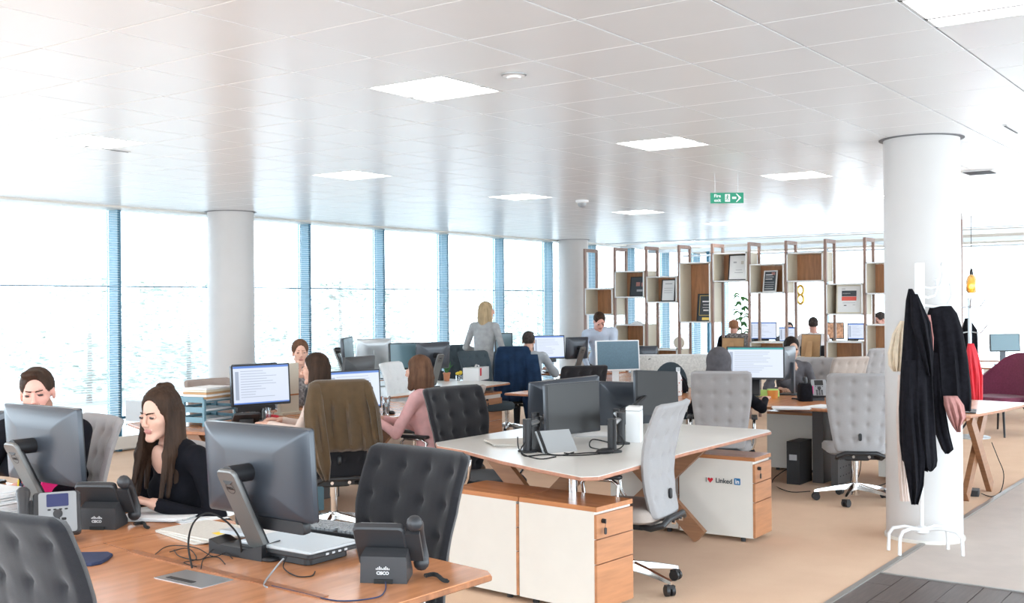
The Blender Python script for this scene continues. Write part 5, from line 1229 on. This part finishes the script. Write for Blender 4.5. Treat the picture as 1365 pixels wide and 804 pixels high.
def backframe(label, p, y, z, w, h, x):
    r = thing('picture_frame', label, 'picture frame', (x, y, z), -90, 'framed pieces on the shelves'); L = R(-8, 'X')
    MB().box((0, 0, h/2), (w, .014, h)).build('backing_board', 'kraft', r, L, smooth=False); MB().box((0, .002, h/2), (w+.016, .010, h+.016)).build('frame', 'black_plastic', r, L, smooth=False)
    MB().loft([[(-.03, -.008, h*.7), (.03, -.008, h*.7), (.03, -.014, h*.7), (-.03, -.014, h*.7)], [(-.05, -.075, .0), (.05, -.075, .0), (.05, -.085, .0), (-.05, -.085, .0)]]).build('easel_leg', 'kraft', r, smooth=False)
backframe('frame turned backwards showing its board and easel leg, behind the hooded person', 0, bc(4)+.05, .90, .33, .22, SX+.17)
backframe('brown backed frame with easel leg behind the woman in the grey cardigan', 0, bc(6)+.0, .88, .26, .30, SX+.17)
r = thing('round_ornament', 'round stone disc ornament on the low shelf', 'ornament', (SX+.1, bc(2)-.22, .95), -90)
MB().lathe([(.001, -.012), (.085, -.012), (.09, 0), (.085, .012), (.001, .012)], 24, (0, 0, 0), T(0, 0, .095) @ R(90, 'X')).build('disc', 'cream', r); MB().box((0, 0, .006), (.08, .05, .012)).build('stand', 'black_plastic', r, smooth=False)
r = thing('folded_sign', 'small white folded card on the lower second shelf box', 'card', (SX+.12, bc(1)-.05, 1.312), -90)
MB().prism([(-.1, 0), (.1, 0), (.0, .05)], -.04, .04, 0, UPR).build('card', 'paper', r, smooth=False)
# ---- coat stand at the big column
cs = at(1229, 736, 0); CSD = (cs-Vector((0, 0, EYE))).dot(FW)
r = thing('coat_stand', 'white metal coat stand with curved hooks in front of the big column', 'coat stand', (cs.x, cs.y, 0), math.degrees(YAW)-90)
MB().cyl((0, 0, .13), (0, 0, 1.82), .013, n=14).lathe([(.03, .12), (.045, .13), (.045, .16), (.02, .17)], 16).build('pole', 'white_metal', r)
MB().box((0, 0, 1.70), (.05, .04, .34)).build('hook_block', 'white_metal', r, smooth=False)
for k, (dx, dy) in enumerate(((-.19, -.13), (.20, -.16), (-.21, .02), (.18, .03))):
    MB().tube([(0, 0, .145), (dx*.5, dy*.5, .165), (dx*.85, dy*.85, .155), (dx*.98, dy*.98, .12), (dx, dy, .01)], .011, 10).build('leg', 'white_metal', r)
for k, (dx, dy, z, up_) in enumerate(((.20, .0, 1.60, .13), (.17, .02, 1.47, .10), (.13, -.04, 1.72, .14), (.12, .04, 1.66, .10), (-.10, -.05, 1.48, .12), (-.14, .03, 1.28, .08), (.14, -.03, 1.16, .0))):
    pts = [(0, 0, z), (dx*.5, dy*.5, z-.015), (dx*.9, dy*.9, z), (dx*1.05, dy*1.05, z+up_*.5), (dx, dy, z+up_)] if up_ else [(0, 0, z), (dx, dy, z)]
    MB().tube(pts, .009 if k > 1 else .010, 8).ball(pts[-1], .012, 8, 6).build('hook', 'white_metal', r)
def hang(name, label, cat, rows, material, dD=-.06, th=.10, seed=1, fold=.01, freq=3, extra=None, group=None):
    D = CSD+dD; c = at(rows[0][1]*.5+rows[0][2]*.5, rows[0][0], D=D)
    o = thing(name, label, cat, (c.x, c.y, 0), math.degrees(YAW)-90, group)
    def conv(rw):
        out = []
        for (y, xl, xr, *t) in rw:
            a = at(xl, y, D=D)-c; b = at(xr, y, D=D)-c
            out.append((at((xl+xr)/2, y, D=D).z, a.dot(RT0), b.dot(RT0), 0, t[0] if t else th))
        return out
    garment('cloth', conv(rows), material, o, fold=fold, freq=freq, seed=seed)
    for k, (nm, rw, ml) in enumerate(extra or []):
        e = garment(nm, conv(rw), ml, o, n=32, fold=fold*.7, freq=2, seed=seed+k+3); e.location = (0, -.03-.02*k, 0)
    return o
hang('shawl', 'long black shawl hanging on the left side of the coat stand', 'shawl', [(385, 1211, 1216, .02), (400, 1208, 1224, .06), (440, 1205, 1237, .09), (500, 1201, 1241, .11), (545, 1199, 1244, .11), (590, 1200, 1247, .11), (614, 1203, 1249, .10), (622, 1210, 1248, .07), (628, 1232, 1243, .02)], 'black_cloth', dD=-.20, seed=2, fold=.017, freq=2.2,
     extra=[('tail', [(480, 1201, 1222, .05), (560, 1200, 1224, .07), (610, 1202, 1230, .08), (645, 1208, 1228, .06), (671, 1212, 1221, .02)], 'black_cloth'), ('collar_fold', [(392, 1210, 1219, .04), (430, 1211, 1236, .06), (470, 1222, 1240, .06), (500, 1232, 1240, .02)], 'black_cloth')])
hang('black_coat', 'black jacket hanging on the right side of the coat stand', 'coat', [(408, 1240, 1268, .05), (418, 1237, 1275, .10), (440, 1237, 1282, .13), (480, 1238, 1289, .15), (520, 1240, 1293, .15), (535, 1244, 1294, .12), (548, 1262, 1294, .04)], 'black_cloth', dD=.02, seed=5, fold=.010,
     extra=[('sleeve', [(470, 1236, 1256, .07), (540, 1240, 1256, .08), (575, 1244, 1262, .08), (598, 1253, 1268, .06), (604, 1257, 1262, .02)], 'black_cloth')])
hang('pink_scarf', 'dusty pink scarf showing below the black jacket', 'scarf', [(528, 1258, 1276, .05), (540, 1259, 1284, .08), (556, 1264, 1287, .08), (568, 1270, 1280, .06), (576, 1275, 1281, .02)], 'dusty_pink', dD=-.10, seed=8)
hang('blouse', 'dusty pink blouse hanging between the shawl and the jacket', 'blouse', [(420, 1233, 1240, .03), (450, 1234, 1244, .05), (500, 1235, 1243, .05)], 'dusty_pink', dD=-.05, seed=11, fold=.005)
hang('cloth_bag', 'cream cloth bag hanging at the left edge of the big column', 'bag', [(428, 1200, 1206, .03), (445, 1190, 1206, .07), (470, 1184, 1206, .10), (487, 1185, 1204, .10), (495, 1190, 1200, .05)], 'beige_cloth', dD=.05, seed=14)
hang('pale_scarf', 'long pale scarf hanging almost to the floor behind the black shawl', 'scarf', [(500, 1197, 1208, .03), (560, 1195, 1208, .04), (640, 1198, 1209, .04), (668, 1200, 1212, .03)], 'top_beige', dD=.0, seed=15, fold=.004)
# ---- right hand side
tr = at(1325, 470, D=15)
r = thing('coat_stand', 'slim blue grey coat stand beyond the big column with a red garment', 'coat stand', (at(1294, 560, 0).x-2.5, at(1294, 560, 0).y-.55, 0), 0)
q = at(1293, 480, D=13.2); r.location = (q.x, q.y, 0)
MB().cyl((0, 0, .02), (0, 0, 1.66), .022, n=12).lathe([(.22, 0), (.22, .015), (.03, .03)], 24).build('pole', 'monitor_silver', r)
for k in range(6):
    t = k*1.05+.3; z = 1.56 if k % 2 else 1.26
    MB().tube([(0, 0, z), (.13*math.cos(t), .13*math.sin(t), z-.02), (.22*math.cos(t), .22*math.sin(t), z+.09)], .008, 6).build('hook', 'monitor_silver', r)
def hang2(label, cat, rows, material, D, seed):
    global CSD
    k = CSD; CSD = D; o = hang('hanging_coat', label, cat, rows, material, 0, .12, seed, .01, 2.5); CSD = k; return o
hang2('bright red jacket on the far coat stand', 'jacket', [(458, 1290, 1298, .04), (475, 1288, 1304, .12), (500, 1290, 1309, .15), (530, 1293, 1309, .14), (542, 1296, 1307, .08)], 'red', 12.9, 21)
hang2('dark coat behind the pole of the far coat stand', 'coat', [(424, 1286, 1292, .04), (440, 1283, 1302, .14), (475, 1281, 1303, .16), (520, 1280, 1298, .16)], 'black_cloth', 13.35, 22)
q = at(1295, 382, D=14.5)
r = thing('pendant_lamp', 'amber glass pendant lamp above the far coat stand', 'lamp', (q.x, q.y, q.z), 0)
MB().lathe([(.02, .16), (.05, .13), (.075, .06), (.08, 0), (.065, -.06), (.045, -.085), (.043, -.085), (.062, -.058), (.076, 0), (.071, .06), (.046, .125), (.018, .155)], 24).build('lamp_shade', 'amber_glass', r)
MB().ball((0, 0, .0), .03, 12, 8).build('bulb', 'bulb', r); MB().lathe([(.001, .24), (.015, .23), (.026, .16), (.026, .12), (.001, .12)], 14).build('socket', 'black_plastic', r); MB().cyl((0, 0, .23), (0, 0, CEIL-q.z-.001), .004, n=6).build('cord', 'black_plastic', r)
# plum lounge chair
q = at(1335, 560, 0)
r = thing('lounge_chair', 'plum upholstered shell lounge chair at the right edge of the picture', 'armchair', (at(1338, 530, D=13.6).x, at(1338, 530, D=13.6).y, 0), 60)
rings = []
for k in range(15):
    v = k/14; z = .36+.62*v; row = []
    for j in range(17):
        u = -1+2*j/16; w = .40+.08*math.sin(PI*v); ang_ = u*1.75*(1-.35*v**2)
        zz = z-.22*abs(u)**2.2*v; row.append((w*math.sin(ang_), -.30*math.cos(ang_)+.08-.16*v, zz))
    rings.append(row)
inn = [[(x*.9, y*.9+.01, z) for x, y, z in rw] for rw in rings]
m = MB(); n = 17; vs = [p for rw in rings for p in rw]+[p for rw in inn for p in rw]; N = 15*n; fs = []
for k in range(14):
    for j in range(16):
        a_ = k*n+j; fs += [(a_, a_+1, a_+n+1, a_+n), (N+a_+n, N+a_+n+1, N+a_+1, N+a_)]
    for j in (0, 16): a_ = k*n+j; fs.append((a_, a_+n, N+a_+n, N+a_) if j == 0 else (a_+n, a_, N+a_, N+a_+n))
for j in range(16): a_ = 14*n+j; fs.append((a_, a_+1, N+a_+1, N+a_)); a_ = j; fs.append((a_+1, a_, N+a_, N+a_+1))
m.add(vs, fs).build('shell', 'plum_fabric', r, ang=70)
MB().prism(rrect(.66, .62, .2, 6, 0, .06), .34, .46, .03).build('seat', 'plum_fabric', r)
for sx_ in (-1, 1):
    for sy_ in (-1, 1): MB().cyl((sx_*.18, .05+sy_*.16, .35), (sx_*.34, .05+sy_*.32, 0), .016, .011, 8).build('leg', 'black_plastic', r)
# second, paler table at the right and its laptop
q = at(1330, 466, D=15.6); tq = (q.x, q.y)
desk('far white table behind the plum armchair', [(q.x-.9, q.y-1.2), (q.x+.5, q.y-1.2), (q.x+.5, q.y+1.2), (q.x-.9, q.y+1.2)], (q.x-.2, q.y), 'desk_white', 'cherry_dark', [('leg', (q.x-.7, q.y-1)), ('leg', (q.x+.3, q.y-1)), ('leg', (q.x-.7, q.y+1)), ('leg', (q.x+.3, q.y+1))])
monitor('dark monitor above the plum armchair at the right edge', 1339, 457, 15.4, 126, w=.42, h=.25, lit='screen_teal', style='flat')
slab('black_folder', 'thin black folder on the cherry bench end right of the big column', 'folder', rrect(.32, .22, .01, 2), .001, .008, 'black_plastic', (at(1325, 546, .73).x-.3, at(1325, 546, .73).y+.18, DZ), 12)
cable('floor_cable', 'black cable looping out beside the timber leg right of the column', [at(1322, 590, D=9.2), at(1330, 610, D=9.3), at(1338, 632, D=9.4), at(1334, 655, .01), at(1322, 662, .01), at(1308, 658, .01)], .004)
slab('cable_box', 'small black adapter on the floor by the timber leg right of the column', 'adapter', rrect(.16, .10, .01, 2), 0, .05, 'black_plastic', (at(1310, 664, 0).x+.1, at(1310, 664, 0).y+.1, 0), 10)

# ---- far office beyond the shelves
def simple_desk(label, x, y, w, d, rot):
    c_, s_2 = math.cos(math.radians(rot)), math.sin(math.radians(rot))
    P = [(x+a*c_-b*s_2, y+a*s_2+b*c_) for a, b in ((-w/2, -d/2), (w/2, -d/2), (w/2, d/2), (-w/2, d/2))]
    return desk(label, P, (x, y), 'desk_white', 'cherry_dark', [('leg', (x+(p[0]-x)*.9, y+(p[1]-y)*.9)) for p in P])
simple_desk('white desk beyond the shelves with three lit monitors', 18.35, 6.3, 1.3, 5.0, 0)
q = at(978, 445, D=17.6); chair('grey blue chair of the bald man beyond the shelves', 'slate_fabric', (q.x-.1, q.y-.1, 0), -60, group='chairs beyond the shelves')
person('man with shaved ginger hair in a black jumper beyond the shelves', (q.x+.1, q.y+.05, 0), -70, hair='hair_ginger', style='bald', top='top_black', skin='skin_pink', lean=6, det=0, upper=False, hipz=.60)
drape('pale patterned scarf hanging on the bald man\'s chair back', 0, [(1.14, -.16, .16, -.29, .04), (1.10, -.19, .19, -.28, .12), (.9, -.2, .2, -.29, .14), (.66, -.19, .2, -.3, .10)], 'top_lace', (q.x-.1, q.y-.1, 0), -60, 31, cat='scarf')
q = at(1057, 450, D=20.0)
person('dark haired person beyond the shelves, only the head above a monitor', (q.x+.3, q.y+.2, 0), 120, hair='hair_grey', style='short', top='top_charcoal', skin='skin', lean=4, det=0, upper=False, hipz=.50)
q = at(1083, 447, D=17.6)
person('man with short grey hair in a white shirt beyond the shelves', (q.x+.05, q.y, 0), -65, hair='hair_grey', style='short', top='top_white', skin='skin_pink', lean=4, det=0, upper=False, hipz=.62)
chair('dark chair of the man in the white shirt beyond the shelves', 'charcoal_fabric', (q.x-.05, q.y-.05, 0), -65, group='chairs beyond the shelves', high=.95)
q = at(1183, 430, D=17.4)
person('grey haired man partly hidden by the big column beyond the shelves', (q.x+.05, q.y, 0), 60, hair='hair_grey', style='short', top='top_white', skin='skin_pink', lean=14, head=(0, 20, 0), det=0, upper=False, hipz=.72)
monitor('lit wide monitor beyond the shelves left of the man in white', 1017, 441, 18.8, 112, w=.46, h=.30, lit='screen_ui', bar='x')
monitor('lit monitor with a warm picture beyond the shelves right of the man in white', 1112, 441, 18.6, 112, w=.32, h=.28, lit='ui_photo')
monitor('pale lit monitor beyond the shelves beside the silver phone, rightmost', 1141, 442, 18.6, 112, w=.28, h=.28, lit='screen_ui', bar='x')
monitor('pale lit monitor beyond the shelves in front of the dark haired person', 1050, 446, 19.2, 112, w=.30, h=.26, lit='screen_ui', bar='x')
q = at(989, 462, D=20.4)
r = thing('potted_plant', 'tall green leafy plant standing beyond the shelves by the end windows', 'plant', (q.x, q.y, 0), 0)
MB().lathe([(.14, 0), (.19, .40), (.17, .40), (.15, .34), (.001, .34)], 20).build('pot', 'white_plastic', r); MB().tube([(0, 0, .3), (.02, 0, .8), (0, .02, 1.4)], [.02, .015, .008]).build('stem', 'bark', r)
rg = random.Random(11)
for k in range(46):
    z0 = .75+.022*k; t = k*2.4; L = .22+.1*rg.random()
    MB().tube([(0, 0, z0), (L*.5*math.cos(t), L*.5*math.sin(t), z0+.06), (L*math.cos(t), L*math.sin(t), z0-.03)], [.008, .045, .004], 5, flat=.15).build('leaf', 'leaf', r)
q = at(1067, 391, D=18.5)
r = thing('number_balloon', 'gold foil figure eight hanging beyond the shelves', 'decoration', (q.x, q.y, q.z-.2), -54)
for z in (0.1, .25): MB().loft([[((.05+.022*math.cos(b))*math.cos(a), .022*math.sin(b), z+(.075+.022*math.cos(b))*math.sin(a)) for b in [i*2*PI/8 for i in range(8)]] for a in [j*2*PI/18 for j in range(19)]], caps=False).build('ring', 'gold', r)
MB().cyl((0, 0, .34), (0, 0, CEIL+.27-(q.z-.2)), .002, n=4).build('string', 'white_plastic', r)

# ---- ceiling fittings
q = at(969, 264, D=9.6)
r = thing('exit_sign', 'green fire exit sign with running figure and arrow hanging from the ceiling', 'sign', (q.x, q.y, q.z), math.degrees(YAW)-92)
r.scale = (.79, .79, .79)
MB().box((0, 0, 0), (.36, .02, .115)).build('sign_plate', 'exit_green', r, smooth=False)
text('Fire', .048, 'white_plastic', r, T(-.105, -.0112, .022) @ R(90, 'X'), bold=.0012); text('exit', .048, 'white_plastic', r, T(-.105, -.0112, -.026) @ R(90, 'X'), bold=.0012)
S_ = T(0, -.0105, 0)
MB().prism(rrect(.055, .085, .002, 1, .005, 0), 0, .001, 0, S_ @ UPR).build('figure_panel', 'white_plastic', r, smooth=False)
fg = MB(); U2 = T(0, -.0118, 0) @ UPR
fg.prism([(.005+.007*math.cos(a), .028+.007*math.sin(a)) for a in [i*PI/5 for i in range(10)]], 0, .001, 0, U2)
for (x0, y0, x1, y1, w) in ((.006, .02, .002, -.002, .010), (.002, -.002, .014, -.014, .006), (.014, -.014, .010, -.030, .005), (.002, -.002, -.008, -.018, .006), (-.008, -.018, -.018, -.016, .005), (.006, .016, .020, .008, .004), (.005, .017, -.010, .010, .004), (-.010, .010, -.012, .0, .004)):
    L = math.hypot(x1-x0, y1-y0); nx, ny = -(y1-y0)/L*w/2, (x1-x0)/L*w/2
    fg.prism([(x0+nx, y0+ny), (x0-nx, y0-ny), (x1-nx, y1-ny), (x1+nx, y1+ny)], 0, .001, 0, U2)
fg.build('running_figure', 'exit_green', r, smooth=False)
MB().prism([(.055, -.012), (.10, -.012), (.10, -.012)][:2]+[(.10, .012), (.055, .012)], 0, .001, 0, S_ @ UPR).prism([(.095, -.045), (.108, -.045), (.155, 0), (.108, .045), (.095, .045), (.125, .008), (.125, -.008)], 0, .001, 0, S_ @ UPR).build('arrow', 'white_plastic', r, smooth=False)
for x in (-.13, .12): MB().cyl((x, 0, .055), (x, 0, (CEIL-q.z)/.79), .0025, n=6).build('hanger_wire', 'steel', r)
q = at(776, 267, CEIL); r = thing('dome_detector', 'white dome camera detector on the ceiling above the blue shirt man', 'detector', (q.x, q.y, CEIL-.001), 0)
MB().lathe([(.07, 0), (.07, -.02), (.05, -.03)], 24).build('housing', 'white_plastic', r); MB().lathe([(.048, -.03), (.045, -.055), (.03, -.075), (.001, -.082)], 20).build('dome', 'phone_silver', r)
q = at(685, 99, CEIL); r = thing('smoke_detector', 'round smoke detector right of the nearest ceiling light', 'detector', (q.x, q.y, CEIL-.001), 0)
MB().lathe([(.055, 0), (.055, -.008), (.035, -.012), (.033, -.02), (.001, -.022)], 24).build('body', 'white_plastic', r); MB().lathe([(.056, -.001), (.062, -.003), (.062, -.006), (.056, -.008)], 24).build('rim', 'steel', r)
q = at(1306, 229, CEIL); r = thing('air_vent', 'slotted ceiling air grille right of the big column', 'vent', (q.x, q.y, CEIL-.001), 0)
MB().box((0, 0, -.004), (.30, .28, .008)).build('frame', 'white_metal', r, smooth=False)
for k in range(6): MB().box((-.11+.044*k, 0, -.010), (.018, .22, .006)).build('slat', 'phone_grey', r, smooth=False)
for k, (px, py) in enumerate([(142, 198), (1348, 172), (865, 150)]):
    q = at(px, py, CEIL)
    if k == 2: continue
    r = thing('slot_diffuser', ['narrow ceiling air slot at the upper left', 'narrow ceiling air slot at the upper right edge'][k], 'vent', (q.x, q.y, CEIL-.001), [6, 0][k]); MB().box((0, 0, -.002), (.40, .03, .004)).build('slot_frame', 'white_metal', r, smooth=False); MB().box((0, 0, -.005), (.38, .012, .003)).build('slot', 'phone_grey', r, smooth=False)
bpy.context.view_layer.update()
print('objects', len(bpy.data.objects))
